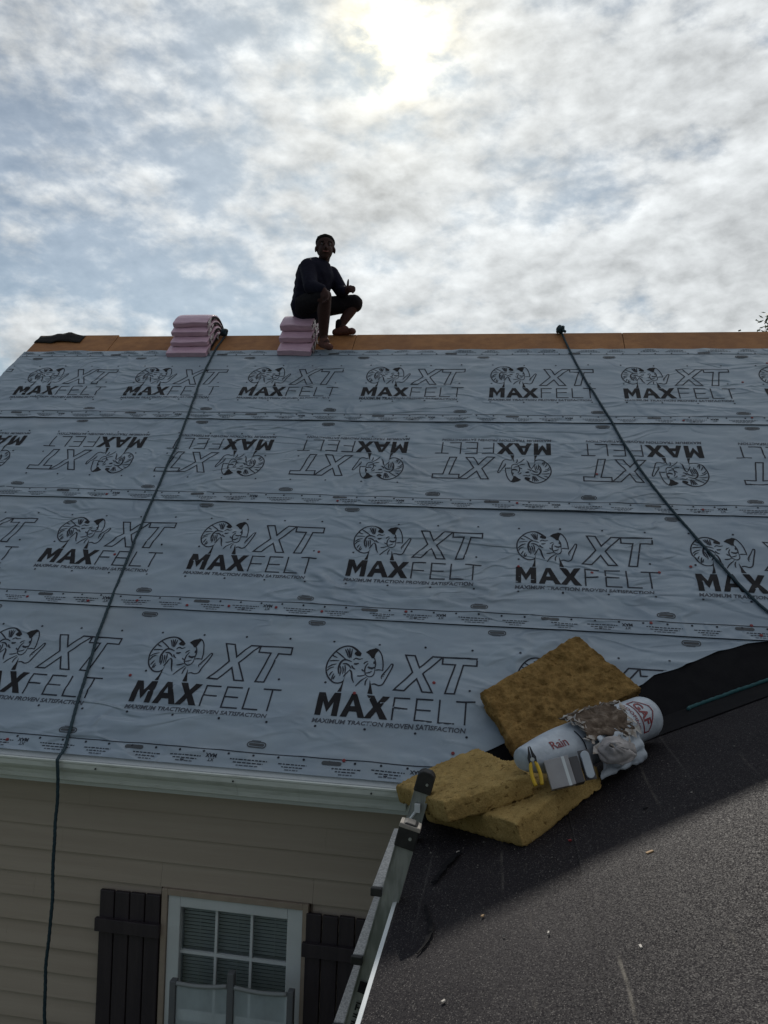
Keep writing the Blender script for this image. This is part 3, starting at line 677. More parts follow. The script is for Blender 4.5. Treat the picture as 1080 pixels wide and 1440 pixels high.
# ------------------------------------------------------------------ ropes
def rope(pts, r, material, label, org, name='rope', n=5):
    m = MB(); q = smooth_path(pts, n); dense = []
    for a, c in zip(q, q[1:]):
        L = max(1, int((c-a).length/.012)); dense += [a.lerp(c, i/L) for i in range(L)]
    dense.append(q[-1]); dense = [p_+Vector((nz(p_.x*7+p_.y*5, p_.z*7, 1), 0, 0))*r*.8+Vector((nz(p_.y*2.2, p_.z*2.2, 9), 0, 0))*r*1.3 for p_ in dense]; m.tube(dense, r, 9, twist=150, lobe=.16)
    o = m.build(name, material, None, True, org); return tag(o, label, 'rope')
def kof(s): return min(3, int(max(0, s)/CO))
def RPH(u, s, e): return RP(u, s, (sheet_h(kof(s), u, s) if s < 4.2 else .004)+e)
r1 = [(-2.774, 4.53), (-2.780, 4.407), (-2.784, 4.166), (-2.75, 3.7), (-2.701, 3.297), (-2.65, 2.9), (-2.617, 2.581), (-2.588, 2.067), (-2.56, 1.75), (-2.528, 1.442), (-2.468, 0.913), (-2.391, 0.462), (-2.326, 0.137), (-2.300, 0.03)]
p1 = [Vector((-2.79, EY+RIDGE*CS+.25, ZR-.20)), Vector((-2.78, EY+RIDGE*CS, ZR+.024))]+[RPH(u, s, .010) for u, s in r1]
p1 += [Vector((-2.285, 3.738, -1.262)), Vector((-2.283, 3.728, -1.30)), Vector((-2.285, 3.735, -1.55)), Vector((-2.287, 3.735, -1.9)), Vector((-2.30, 3.735, -2.4)), Vector((-2.292, 3.735, -2.9)), Vector((-2.30, 3.73, -3.6)), Vector((-2.25, 3.65, GROUND+.02)), Vector((-1.9, 3.5, GROUND+.012))]
rope(p1, .0085, M['rope'], 'dark blue rope running down the felt and hanging over the gutter', p1[1])
r2 = [(0.440, 4.50), (0.466, 4.37), (.560, 3.92), (0.684, 3.424), (0.848, 2.813), (0.976, 2.381), (1.132, 1.986), (1.32, 1.559), (1.494, 1.235), (1.75, .98)]
p2 = [Vector((.40, EY+RIDGE*CS+.25, ZR-.20)), Vector((.425, EY+RIDGE*CS+.02, ZR+.02))]+[RPH(u, s, .010) for u, s in r2[:-1]]+[RP(1.75, 1.03, .03), DP(2.1, 4.2, .02), DP(2.8, 3.9, .02)]
rope(p2, .0085, M['rope'], 'dark blue rope slanting down right from a knot on the ridge', p2[1])
def knot(c, s, label):
    m = MB(); c = Vector(c)
    for k in range(3):
        ax = Vector((random.uniform(-1, 1), random.uniform(-1, 1), random.uniform(-1, 1))).normalized(); e1 = ax.orthogonal().normalized(); e2 = ax.cross(e1)
        m.tube([c+(e1*cos(t*.55)+e2*sin(t*.55))*s*(.75+.1*k) for t in range(13)], s*.42, 8)
    m.tube([c, c+Vector((s*1.2, -s*1.4, -s*1.0))], s*.4, 7)
    o = m.build('rope_knot', M['rope'], None, True, c); tag(o, label, 'knot')
knot((.425, EY+RIDGE*CS-.03, ZR+.028), .034, 'dark rope knot on the bare ridge right of the seated man')
knot((-2.775, EY+RIDGE*CS-.05, ZR+.02), .034, 'dark rope knot at the ridge beside the taller pink stack')
p3 = [DP(.955, 4.165, .022), DP(.977, 4.192, .022), DP(1.1, 4.235, .022), DP(1.25, 4.285, .022), DP(1.377, 4.323, .022), DP(1.55, 4.35, .022), DP(1.9, 4.40, .022), DP(2.5, 4.3, .022)]
rope(p3, .0095, M['rope_teal'], 'teal rope lying along the black valley on the lower roof', p3[0])

# ------------------------------------------------------------------ wrapped bundles straddling the ridge
RY = EY+RIDGE*CS
def bundle(x0, x1, h0, t, leg, leg2, label, group, skew=0, sag=0, seed=0):
    """slab bent over the ridge; leg = how far it reaches down the near slope"""
    rb = .07
    def path(h):
        pts = []; R = rb+h; tang = R*tan(RA/2)*0
        # straight near leg -> arc over the ridge -> straight far leg
        cy, cz = RY, ZR-rb/cos(RA)+rb*0
        c0 = Vector((0, RY, ZR+.004-rb/cos(RA)+rb*(1/cos(RA)-1)*0))
        base = Vector((0, RY, ZR-rb/cos(RA)+.012))
        near = lambda l: base+Vector((0, -SN, CS))*R+Vector((0, -CS, -SN))*l
        far = lambda l: base+Vector((0, SN, CS))*R+Vector((0, CS, -SN))*l
        for i in range(9): pts.append(near(leg*(1-i/8)))
        for i in range(1, 8):
            a = -RA+2*RA*i/8; pts.append(base+Vector((0, sin(a), cos(a)))*R)
        for i in range(9): pts.append(far(leg2*i/8))
        return pts
    lo = path(h0); hi = path(h0+t); N = len(lo); nx = 7; m = MB()
    def P(i, j, top):
        f = j/nx; x = x0+(x1-x0)*f+skew*(1-i/(N-1)); p = (hi if top else lo)[i]; q = Vector((x, p.y, p.z))
        d = .005*nz(f*4+seed, i*.7, seed*3.1+(5 if top else 0)); e = .020*nz(f*1.6+seed*2, 1.7, seed)
        n_ = (hi[i]-lo[i]).normalized()
        ed = -.004*(1 if j in (0, nx) else 0)*(1 if top else -1)
        q += n_*(d+ed)
        if i in (0, N-1): q += (lo[0]-lo[1]).normalized()*(e if i == 0 else 0); q += n_*(-.004 if top else .002)
        return q
    idx = {}
    for top in (0, 1):
        for i in range(N):
            for j in range(nx+1): idx[i, j, top] = len(m.v); m.v.append(P(i, j, top))
    def F(a, mi=0): m.f.append(a); m.mi.append(mi)
    for i in range(N-1):
        for j in range(nx):
            F((idx[i, j, 1], idx[i, j+1, 1], idx[i+1, j+1, 1], idx[i+1, j, 1])); F((idx[i, j, 0], idx[i+1, j, 0], idx[i+1, j+1, 0], idx[i, j+1, 0]))
        F((idx[i, 0, 0], idx[i, 0, 1], idx[i+1, 0, 1], idx[i+1, 0, 0]), 0); F((idx[i, nx, 0], idx[i+1, nx, 0], idx[i+1, nx, 1], idx[i, nx, 1]), 0)
    for j in range(nx):
        F((idx[0, j, 0], idx[0, j+1, 0], idx[0, j+1, 1], idx[0, j, 1])); F((idx[N-1, j, 0], idx[N-1, j, 1], idx[N-1, j+1, 1], idx[N-1, j+1, 0]))
    c = Vector(((x0+x1)/2, RY, ZR+h0))
    root = empty('shingle_bundle', c, label, 'bundle', group)
    o = m.build('wrapper', M['pink'], root, True)
    md = o.modifiers.new('round', 'BEVEL'); md.width = .003; md.segments = 2; md.limit_method = 'ANGLE'; md.angle_limit = radians(40); md.harden_normals = True; o.data.set_sharp_from_angle(angle=radians(40))
    # the wrap's torn, glassy flap and the shingle edges that show at the side
    m = MB(); q = MB()
    for i in range(3, N-1):
        for (o_, mb_, xa, lo_f, hi_f) in ((0, q, x1+.003, .18, .62),):
            a, b_ = lo[i].lerp(hi[i], lo_f), lo[i].lerp(hi[i], hi_f); c_, d_ = lo[i-1].lerp(hi[i-1], lo_f), lo[i-1].lerp(hi[i-1], hi_f)
            sk = lambda ii: skew*(1-ii/(N-1))
            mb_.prism([(xa+sk(i-1), c_.y, c_.z), (xa+sk(i), a.y, a.z), (xa+sk(i), b_.y, b_.z), (xa+sk(i-1), d_.y, d_.z)], (.004, 0, 0))
    q.build('shingle_edge', M['shingle'], root)
    rnd = random.Random(seed+40)
    for _ in range(3):
        i = rnd.randint(2, 9); a = lo[i].lerp(hi[i], .9); l_ = rnd.uniform(.04, .09); sk_ = skew*(1-i/(N-1))
        pts = [Vector((x1+.006+sk_+.010*rnd.random(), a.y+rnd.uniform(-.01, .01)*k_, a.z-l_*k_/3)) for k_ in range(4)]
        wv = Vector((0, .02, .012))
        m = MB(); m.prism([p_-wv*(1-.15*k_) for k_, p_ in enumerate(pts)]+[p_+wv*(1-.15*k_) for k_, p_ in reversed(list(enumerate(pts)))], (.002, 0, 0))
        m.build('torn_wrap', M['clear_wrap'], root)
    return root
LG, RG = 'wrapped bundles in the taller stack', 'wrapped bundles in the stack under the man'
bundle(-3.232, -2.835, .000, .052, .36, .36, 'pink wrapped shingle bundle at the bottom of the taller four-high stack', LG, 0, seed=1)
bundle(-3.218, -2.850, .056, .050, .27, .33, 'second bundle from the bottom of the four-high pink stack', LG, .01, seed=2)
bundle(-3.222, -2.860, .110, .050, .17, .29, 'third pink bundle, just below the top of the four-high stack', LG, .0, seed=3)
bundle(-3.215, -2.872, .164, .050, .09, .24, 'topmost pink bundle of the four-high stack, arching over the ridge', LG, .0, seed=4)
bundle(-2.145, -1.828, .000, .060, .35, .34, 'pink wrapped shingle bundle at the bottom of the stack the man sits on', RG, 0, seed=5)
bundle(-2.150, -1.842, .066, .058, .23, .29, 'middle pink bundle of the three under the seated man', RG, .005, seed=6)
bundle(-2.152, -1.846, .130, .062, .12, .24, 'top pink bundle, directly under the seated man', RG, .0, seed=7)
# black scrap over the ridge end
m = MB(); N = 16
for i in range(N+1):
    u = -4.76+.50*i/N
    for j in range(7):
        t = -1+2*j/6; hgt = .006+.034*max(0, sin(pi*min(1, (i/N)**1.4)))**2.2*(1-.6*abs(t))+.014*nz(u*13, t*2, 3)
        y = RY+t*.13*(.8+.3*nz(u*4, 2)); m.v.append(Vector((u, y, ZR-abs(y-RY)*tan(RA)*.95+hgt+.006)))
for i in range(N):
    for j in range(6): a = i*7+j; m.f.append((a, a+7, a+8, a+1)); m.mi.append(0)
o = m.build('felt_scrap', M['shingle'], None, True, (-4.5, RY, ZR)); md = o.modifiers.new('thick', 'SOLIDIFY'); md.thickness = .006
tag(o, 'crumpled black felt scrap over the left end of the ridge', 'scrap')

# ------------------------------------------------------------------ foam slabs
def slab(name, corners, nrm, t, material, label, seed, n=(56, 40, 8), rough=.008):
    a, b_, c, d = [Vector(p) for p in corners]; nrm = Vector(nrm).normalized(); nu, nv, nw = n
    idx = {}; vs = []; fs = []
    def V(i, j, k):
        if (i, j, k) in idx: return idx[i, j, k]
        u, v, w_ = i/nu, j/nv, k/nw
        p = (a*(1-u)+b_*u)*(1-v)+(d*(1-u)+c*u)*v
        du = ((b_-a)*(1-v)+(c-d)*v).normalized(); dv = ((d-a)*(1-u)+(c-b_)*u).normalized()
        q = p-nrm*t*(1-w_)
        # rounded, crumbling rim
        eu = max(0, 1-min(u, 1-u)*nu/3); ev = max(0, 1-min(v, 1-v)*nv/3); ew = max(0, 1-min(w_, 1-w_)*nw/2)
        q += nrm*(-.5 if w_ > .5 else .5)*.010*(eu*eu+ev*ev)*(1 if k in (0, nw) else .4)
        cen = (a+b_+c+d)/4
        q += (cen-p).normalized()*.004*ew*(1 if (i in (0, nu) or j in (0, nv)) else 0)
        N1 = noise.fractal(q*9+Vector((seed, 0, 0)), 1.0, 2.0, 4)
        N2 = noise.noise(q*38+Vector((0, seed, 0))); pit = max(0, noise.noise(q*26+Vector((seed, 3, 1)))-.22)
        outd = nrm if k == nw else -nrm if k == 0 else ((p-cen).normalized())
        q += outd*(rough*1.1*N1+rough*.6*N2+.007*noise.noise(q*75)-((.018 if rough > .013 else .030)*pit if k == nw else .012*pit))
        q += nrm*.012*noise.noise(Vector((u*2+seed, v*2, seed)))
        idx[i, j, k] = len(vs); vs.append(q); return idx[i, j, k]
    for i in range(nu):
        for j in range(nv): fs.append((V(i, j, nw), V(i+1, j, nw), V(i+1, j+1, nw), V(i, j+1, nw))); fs.append((V(i, j, 0), V(i, j+1, 0), V(i+1, j+1, 0), V(i+1, j, 0)))
    for i in range(nu):
        for k in range(nw): fs.append((V(i, 0, k), V(i+1, 0, k), V(i+1, 0, k+1), V(i, 0, k+1))); fs.append((V(i, nv, k), V(i, nv, k+1), V(i+1, nv, k+1), V(i+1, nv, k)))
    for j in range(nv):
        for k in range(nw): fs.append((V(0, j, k), V(0, j, k+1), V(0, j+1, k+1), V(0, j+1, k))); fs.append((V(nu, j, k), V(nu, j+1, k), V(nu, j+1, k+1), V(nu, j, k+1)))
    me = bpy.data.meshes.new(name); me.from_pydata(vs, [], fs); me.update()
    bm = bmesh.new(); bm.from_mesh(me); bmesh.ops.recalc_face_normals(bm, faces=bm.faces); bm.to_mesh(me); bm.free()
    o = link(name, me, material, None, True, (a+b_+c+d)/4-nrm*t)
    return tag(o, label, 'foam slab', 'ragged foam slabs by the valley')
slab('foam_slab', [RP(.073, .161, .135), RP(.712, .58, .125), RP(.396, .911, .125), RP(-.108, .493, .125)], NRM, .10, M['foam_dark'], 'large brown foam slab leaning on the steep felt behind the white roll', 1.3, (90, 64, 8), .014)
slab('foam_slab', [DP(.098, 2.955, .112), DP(.440, 3.37, .112), DP(.05, 3.80, .108), DP(-.310, 3.50, .108)], NB_, .106, M['foam'], 'lower tan foam slab flat on the dark roof under the pliers', 5.1, (64, 46, 9), .006)
slab('foam_slab', [(-.22, 3.08, -1.080), (.122, 3.18, -.970), (-.119, 3.895, -1.070), (-.50, 3.70, -1.235)], NB_, .092, M['foam'], 'upper tan foam slab over the gutter end behind the ladder top', 9.7, (52, 64, 8), .0045)

# ------------------------------------------------------------------ roll of underlayment
A0 = Vector((.088, 3.20, -.955)); A1 = Vector((.680, 3.845, -.856)); AX = (A1-A0).normalized(); LEN = (A1-A0).length
side_ = AX.cross(Vector((0, 0, 1))).normalized(); upv = side_.cross(AX).normalized()     # side_ points at the camera's right and down-slope
def RC(l, ang, r): return A0+AX*l+upv*(.034*(1-min(1, max(0, l)/.34))**1.5)+(side_*sin(ang)+upv*cos(ang))*r
def rad(l, ang):
    e = min(1, l/.34); r = .046+(.100-.046)*(1-(1-e)**1.5)
    return r*(1+.02*nz(l*5, ang)+(.05*nz(l*7, ang*1.5, 4) if l < .3 else 0))
rollr = empty('underlayment_roll', RC(.5, pi, .11), 'white printed roll of roofing underlayment with torn wrapper', 'roll')
m = MB(); NL, NA = 40, 40
for i in range(NL+1):
    l = LEN*i/NL
    for j in range(NA):
        a = 2*pi*j/NA; m.v.append(RC(l, a, rad(l, a)*(.93 if i in (0, NL) else 1)))
for i in range(NL):
    for j in range(NA): q = (i*NA+j, i*NA+(j+1) % NA, (i+1)*NA+(j+1) % NA, (i+1)*NA+j); m.f.append(q); m.mi.append(0)
m.v.append(RC(LEN-.012, 0, 0)); m.v.append(RC(.012, 0, 0)); c1, c0 = len(m.v)-2, len(m.v)-1
for j in range(NA): m.f.append((NL*NA+j, NL*NA+(j+1) % NA, c1)); m.mi.append(0); m.f.append(((j+1) % NA, j, c0)); m.mi.append(0)
m.build('wrapper', M['paper'], rollr, True)
def wrap(fl, l0, a0, rot, name, material, h=.0022):
    """lay a flat design on the roll: design x runs along direction rot in (axis, round) space"""
    vs, fs, mi = fine(fl, .02); P = []
    for x, y in vs:
        l = l0+x*cos(rot)-y*sin(rot); s_ = x*sin(rot)+y*cos(rot)
        a = a0-s_/.11; P.append(RC(l, a, rad(l, a)+h))
    me = bpy.data.meshes.new(name); me.from_pydata(P, [], fs); me.update(); return link(name, me, material, rollr)
F = Flat(); F.text('Rain', 0, 0, .050, .090, bold=.012); wrap(F, .125, .98, 0, 'printed_word', M['red_ink'])
F = Flat(); F.text('on', 0, 0, .036, .058, bold=.02); wrap(F, .545, .62, 0, 'printed_word', M['blue_ink'])
F = Flat(); F.text('GAF', 0, 0, .050, .125, bold=.03); wrap(F, .728, .26, -pi/2, 'printed_word', M['red_ink'])
F = Flat(); F.stroke([(0, 0), (.175, 0), (.175, .035), (.09, .10), (.06, .10), (0, .05)], .007, True); wrap(F, .715, .12, -pi/2, 'printed_frame', M['red_ink'], .0019)
F = Flat(); F.text('ROOFING', 0, 0, .019, .15, bold=.02); wrap(F, .672, .12, -pi/2, 'printed_word', M['red_ink'])
F = Flat(); F.disc(0, 0, .011, 12); wrap(F, .615, .62, 0, 'printed_dot', M['blue_ink'])
F = Flat()
for r in range(4):
    x = 0
    while x < .075: l_ = random.uniform(.006, .016); F.poly([(x, -.011*r), (x+l_, -.011*r), (x+l_, -.011*r-.004), (x, -.011*r-.004)]); x += l_+.004
wrap(F, .575, 1.15, -.2, 'printed_text', M['ink_pale'])
F = Flat(); F.poly([(0, 0), (.006, 0), (.02, -.13), (.012, -.13)]); wrap(F, .285, .45, 0, 'printed_line', M['ink_line'])
F = Flat(); F.poly([(0, 0), (.055, 0), (.055, -.008), (0, -.008)]); F.poly([(.026, -.008), (.033, -.008), (.033, -.04), (.026, -.04)]); wrap(F, .315, .85, 0, 'printed_line', M['ink_line'])
# torn brown patch on top, its ragged rim and the hanging flap
def ragged(fn, nu, nv, name, material, parent, th=.003, smooth=True):
    m = MB()
    for i in range(nu+1):
        for j in range(nv+1): m.v.append(fn(i/nu, j/nv))
    for i in range(nu):
        for j in range(nv): a = i*(nv+1)+j; m.f.append((a, a+nv+1, a+nv+2, a+1)); m.mi.append(0)
    o = m.build(name, material, parent, smooth); md = o.modifiers.new('thick', 'SOLIDIFY'); md.thickness = th; return o
def patch(u, v):
    l = .30+.29*u+.02*nz(v*4, 1); a = -.25+1.45*v+.22*nz(u*5, 3)+.3*(u-.5)
    l += .03*nz(u*3, v*5, 7)
    rim = min(u, 1-u, v, 1-v)*4; rim = max(0, 1-rim)
    return RC(l, a, .116+.014*nz(u*6, v*6, 2)+.014*rim*(1+nz(u*11, v*11, 7)))
ragged(patch, 26, 22, 'torn_patch', M['torn'], rollr)
def tear(l0, l1, a0, a1, seed):
    def fn(u, v):
        l = l0+(l1-l0)*u; a = a0+(a1-a0)*u+.10*(v-.5)*(1+nz(u*9, seed))
        return RC(l, a, .124+.028*abs(nz(u*7+seed, v*3))+.012*v)
    return ragged(fn, 22, 4, 'torn_rim', M['paper'], rollr)
m = MB(); rnd = random.Random(21)
for i in range(58):
    t = i/58*4; e = int(t); f = t-e
    l, a = ((.30+.29*f, -.22), (.60, -.2+1.4*f), (.60-.29*f, 1.24), (.30, 1.2-1.4*f))[e]
    l += rnd.gauss(0, .012); a += rnd.gauss(0, .08); r0 = .118+rnd.uniform(0, .012); sz = rnd.uniform(.012, .030)*(1.5 if e == 2 else 1)
    da = rnd.uniform(-1, 1); pts = [RC(l, a, r0), RC(l+sz*rnd.uniform(.4, 1.1), a+rnd.uniform(-.2, .2), r0+rnd.uniform(-.004, .018)), RC(l+sz*rnd.uniform(-.2, .7), a+sz/.10*rnd.uniform(.5, 1.1), r0+rnd.uniform(0, .024)), RC(l-sz*rnd.uniform(.2, .9), a+sz/.12*rnd.uniform(-.1, .9), r0+rnd.uniform(-.004, .014))]
    m.add(pts, [(0, 1, 2), (0, 2, 3)])
tr_ = m.build('torn_rim', M['torn_paper'], rollr); tr_['kind'] = 'stuff'; md = tr_.modifiers.new('thick', 'SOLIDIFY'); md.thickness = .0015
def flap(u, v):
    l = .35+.26*u+.06*v*(u-.3); a = 1.05+1.25*v+.08*nz(u*3, v*3, 6)
    p = RC(l, a, .118+.012*v+.022*nz(u*4, v*4, 3)+.006*nz(u*11, v*11, 8))
    return p+Vector((.03*v, -.05*v*v, -.015*v))
ragged(flap, 26, 22, 'wrapper_flap', M['paper'], rollr)
def rag(u, v):
    c = Vector((.480, 3.36, -.905)); ang = 2*pi*u; r = (.010+.056*v)*(1+.20*nz(cos(ang)*1.2, sin(ang)*1.2, 2))
    p = c+Vector((cos(ang)*r*1.25, sin(ang)*r*.55, sin(ang)*r*.75))+Vector((-.02, -.035, .03))*(1-v)*1.1
    return p+Vector((nz(u*9, v*4, 1), nz(u*9, v*4, 5), nz(u*9, v*4, 9)))*.016*v+Vector((0, -1, .6))*(.014*abs(nz(u*14, v*2.5, 6))+.010*abs(nz(u*5+v*6, v*7, 2)))
ro = ragged(rag, 30, 9, 'crumpled_rag', M['rag'], None); tag(ro, 'crumpled grey rag hanging on the torn white roll', 'rag')

# ------------------------------------------------------------------ small things on the lower slab
XH = rt.copy()                                       # roughly sideways as seen by the worker
def frame(o, x, y):                                  # 3x3 -> 4x4 with axes x, y and their normal, origin o
    x = Vector(x).normalized(); y = (Vector(y)-x*Vector(y).dot(x)).normalized(); z_ = x.cross(y)
    return Matrix(((x.x, y.x, z_.x, o[0]), (x.y, y.y, z_.y, o[1]), (x.z, y.z, z_.z, o[2]), (0, 0, 0, 1)))
bx = frame((.205, 3.115, -1.005), (1, .10, .30), (.06, .42, .9))     # carton leaning back on the roll
carton = empty('carton', bx @ Vector((.05, 0, 0)), 'small grey carton with a bright strip, leaning against the roll', 'box')
m = MB(); m.box(0, .098, 0, .112, -.050, 0, bx); m.build('body', M['carton'], carton, bevel=.002)
m = MB(); m.box(.070, .082, -.0006, .1126, -.03, .0008, bx); m.build('strip', M['vinyl'], carton)
m = MB(); m.box(.0985, .135, .002, .104, -.085, -.010, bx); m.build('dark_side', M['carton_side'], carton, bevel=.002)  # darker block that forms the carton's right side face
b2 = frame((.345, 3.16, -.965), (1, .15, .25), (.38, .40, .90))
bar = empty('tool_case', b2 @ Vector((.016, 0, 0)), 'slim pale blue case standing between carton and torn roll', 'tool')
m = MB(); pts = []
for cx, cy_, a0 in ((.016, .090, 0), (.016, .016, pi)):
    for i in range(9): a = a0+pi*i/8; pts.append(b2 @ Vector((cx+.017*cos(a), cy_+.017*sin(a), 0)))
m.prism(pts, b2.to_3x3() @ Vector((0, 0, -.02))); m.build('shell', M['bar'], bar, bevel=.003)
m = MB(); m.prism([b2 @ Vector(p) for p in ((-.004, -.004, -.022), (.040, -.004, -.022), (.040, .112, -.022), (-.004, .112, -.022))], b2.to_3x3() @ Vector((0, 0, -.018))); m.build('back', M['carton_side'], bar)
PS = .80
pl = frame((.150, 3.085, -.975), (1, .1, .26), (.03, .50, .86))
pliers = empty('pliers', pl @ Vector((0, 0, 0)), 'black pliers with yellow handles propped upright against the roll', 'pliers')
T = lambda x, y, z_=0: pl @ Vector((x*PS, y*PS, z_*PS))
for sx in (-1, 1):
    m = MB(); m.prism([T(sx*.0015, .105), T(sx*.020, .098), T(sx*.022, .125), T(sx*.014, .145), T(sx*.007, .178), T(sx*.0015, .182)], pl.to_3x3() @ Vector((0, 0, .010))); m.build('jaw', M['steel_dark'], pliers, bevel=.002)
    m = MB(); m.tube(smooth_path([T(sx*.010, .102, .006), T(sx*.017, .080, .006), T(sx*.021, .045, .006), T(sx*.019, .012, .006), T(sx*.014, -.012, .006)], 5), [.0055]*3+[.0074]*17+[.006], 9); m.build('handle', M['yellow'], pliers, True)
m = MB(); m.tube([T(0, .112, .009), T(0, .112, .016)], .0085, 12); m.build('pivot', M['aluminium'], pliers)

# ------------------------------------------------------------------ ladder, leaning on the wing's eave
lad = empty('ladder', (-1.03, 3.03, GROUND), 'aluminium ladder with black rail caps leaning on the dark roof eave', 'ladder')
def LX(z_): return -.312+.250*(z_+1.067)
def rail(y, ztop, zbot, dark=True):
    d = Vector((.244, 0, 1)).normalized(); s_ = Vector((1, 0, -.244)).normalized()
    def q(z_, a): c = Vector((LX(z_), y, z_)); return c+s_*a
    m = MB(); w2 = .035
    # channel: web with two flanges, the web facing the camera
    m.prism([q(zbot, -w2), q(zbot, w2), q(ztop, w2), q(ztop, -w2)], (0, .004, 0))
    for a0, a1 in ((-w2, -w2+.005), (w2-.005, w2)):
        m.prism([q(zbot, a0), q(zbot, a1), q(ztop, a1), q(ztop, a0)], (0, .034, 0))
        m.prism([q(zbot, a0), q(zbot, a1), q(ztop-.02, a1), q(ztop-.02, a0)], (0, -.006, 0))
    r_ = m.build('rail', M['rail_shaded'] if dark else M['aluminium'], lad, bevel=.0015)  # the near rail takes the aluminium with shade painted in
    m = MB(); zc_ = ztop; m.prism([q(zc_-.075, -w2-.003), q(zc_-.075, w2+.003), q(zc_-.006, w2+.003), q(zc_+.008, w2-.005), q(zc_+.016, w2-.020), q(zc_+.016, -w2+.020), q(zc_+.008, -w2+.005), q(zc_-.006, -w2-.003)], (0, .052, 0))
    for v in m.v: v.y -= .012
    m.build('rail_cap', M['black_rubber'], r_, bevel=.005)
    m = MB(); m.tube([q(zc_-.035, .012)+Vector((0, -.012, 0)), q(zc_-.035, .012)+Vector((0, -.016, 0))], .006, 8); m.build('rivet', M['aluminium'], r_)
    return r_, q
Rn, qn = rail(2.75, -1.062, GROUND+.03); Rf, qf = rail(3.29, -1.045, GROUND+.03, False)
m = MB(); m.prism([qn(-1.068, -.0395), qn(-1.068, .0395), qn(-1.052, .0375), qn(-1.052, -.0375)], (0, .056, 0))
for v in m.v: v.y -= .014
m.build('strap', M['strap'], Rn, bevel=.003)
z = -1.279
while z > GROUND+.1:
    m = MB(); c = LX(z)
    m.box(c-.074, c-.036, 2.745, 3.285, z-.016, z+.0); m.build('rung', M['tread'], lad, bevel=.003)
    m = MB(); m.box(c-.078, c-.037, 2.728, 2.744, z-.032, z-.002); m.build('rung_end', M['black_rubber'], lad, bevel=.003)
    z -= .249
m = MB(); m.tube([qf(-1.19, .0)+Vector((0, -.012, 0)), qf(-1.28, -.035)+Vector((0, -.02, 0)), qf(-1.34, -.045)+Vector((0, -.02, 0))], .006, 8); m.box(*[f for f in (qf(-1.185, 0).x-.012, qf(-1.185, 0).x+.012)], 3.268, 3.283, -1.20, -1.165); m.build('latch', M['vinyl'], Rf)
F = Flat(); F.text('MULTI', 0, 0, .034, .105, bold=.02)
d = Vector((.244, 0, 1)).normalized(); s_ = Vector((1, 0, -.244)).normalized()
vs, fs, mi = fine(F, .05); o0 = qn(-1.800, .022)+Vector((0, -.0075, 0)); me = bpy.data.meshes.new('printed_word'); me.from_pydata([o0+d*x-s_*y for x, y in vs], [], fs); link('printed_word', me, M['ink'], Rn)
m = MB(); m.prism([qn(-1.665, -.020), qn(-1.665, .024), qn(-1.625, .024), qn(-1.625, -.020)], (0, -.0012, 0))
for v in m.v: v.y -= .0062
m.build('decal', M['ink'], Rn)

# ------------------------------------------------------------------ framed plastic screen in front of the window
SY = 3.85
scr = empty('plastic_screen', (-1.335, SY, GROUND), 'clear plastic sheet stretched on dark posts before the window', 'screen')
posts = [(-1.648, -2.39, .017), (-1.335, -2.312, .018), (-1.016, -2.365, .016)]
for x, zt, hw in posts:
    m = MB(); m.box(x-hw, x+hw, SY-.02, SY+.02, GROUND, zt); m.build('post', M['screen_post'], scr, bevel=.004)
for (x0, z0, _), (x1, z1, _) in zip(posts, posts[1:]):
    a = Vector((x0+.02, SY-.012, z0-.012 if x0 < -1.5 else -2.385)); c = Vector((x1-.02, SY-.012, -2.385 if x1 < -1.2 else z1-.02))
    def film(u, v):
        top = a.lerp(c, u); sag = -.010*sin(pi*u)
        return Vector((top.x, SY-.01+(.012*nz(u*3, v*4, x0)+.006*sin(u*9+v*5))*min(1, v*5), top.z+sag-v*(top.z+sag-GROUND-.1)))
    m = MB(); NU, NV = 16, 30
    for i in range(NU+1):
        for j in range(NV+1): m.v.append(film(i/NU, j/NV))
    for i in range(NU):
        for j in range(NV): b0 = i*(NV+1)+j; m.f.append((b0, b0+1, b0+NV+2, b0+NV+1)); m.mi.append(0)
    m.build('plastic_sheet', M['film'], scr, True)
    m = MB(); m.tube([film(i/NU, 0)+Vector((0, -.002, .002)) for i in range(NU+1)], .011, 8); m.build('hem', M['vinyl_grey'], scr, True)

# ------------------------------------------------------------------ the seated man
def blob(parts, voxel, name, material, parent, smooth_it=3, sub=1):
    """tapered capsules and ellipsoids fused into one continuous skin"""
    bm = bmesh.new()
    for p in parts:
        if p[0] == 'c':
            _, a, b_, ra, rb = p; a = Vector(a); b_ = Vector(b_); n_ = max(2, int((b_-a).length/(min(ra, rb)*.45))+1)
            for i in range(n_+1):
                f = i/n_; bmesh.ops.create_icosphere(bm, subdivisions=2, radius=ra+(rb-ra)*f, matrix=Matrix.Translation(a.lerp(b_, f)))
        else:
            _, c, sc, rot = p; mt = Matrix.Translation(Vector(c)) @ rot.to_4x4() @ Matrix.Diagonal((sc[0], sc[1], sc[2], 1))
            bmesh.ops.create_icosphere(bm, subdivisions=3, radius=1, matrix=mt)
    me = bpy.data.meshes.new(name); bm.to_mesh(me); bm.free()
    o = bpy.data.objects.new(name, me); COL.objects.link(o)
    md = o.modifiers.new('r', 'REMESH'); md.mode = 'VOXEL'; md.voxel_size = voxel
    md = o.modifiers.new('s', 'SMOOTH'); md.iterations = smooth_it; md.factor = .5
    dg = bpy.context.evaluated_depsgraph_get(); me2 = bpy.data.meshes.new_from_object(o.evaluated_get(dg)); me2.name = name
    bpy.data.objects.remove(o); me2.materials.clear()
    return link(name, me2, material, parent, True)
V = Vector
man = empty('person', (-1.93, 7.04, 2.04), 'man in dark long-sleeved shirt and shorts seated on the pink bundles, thumb up', 'person')
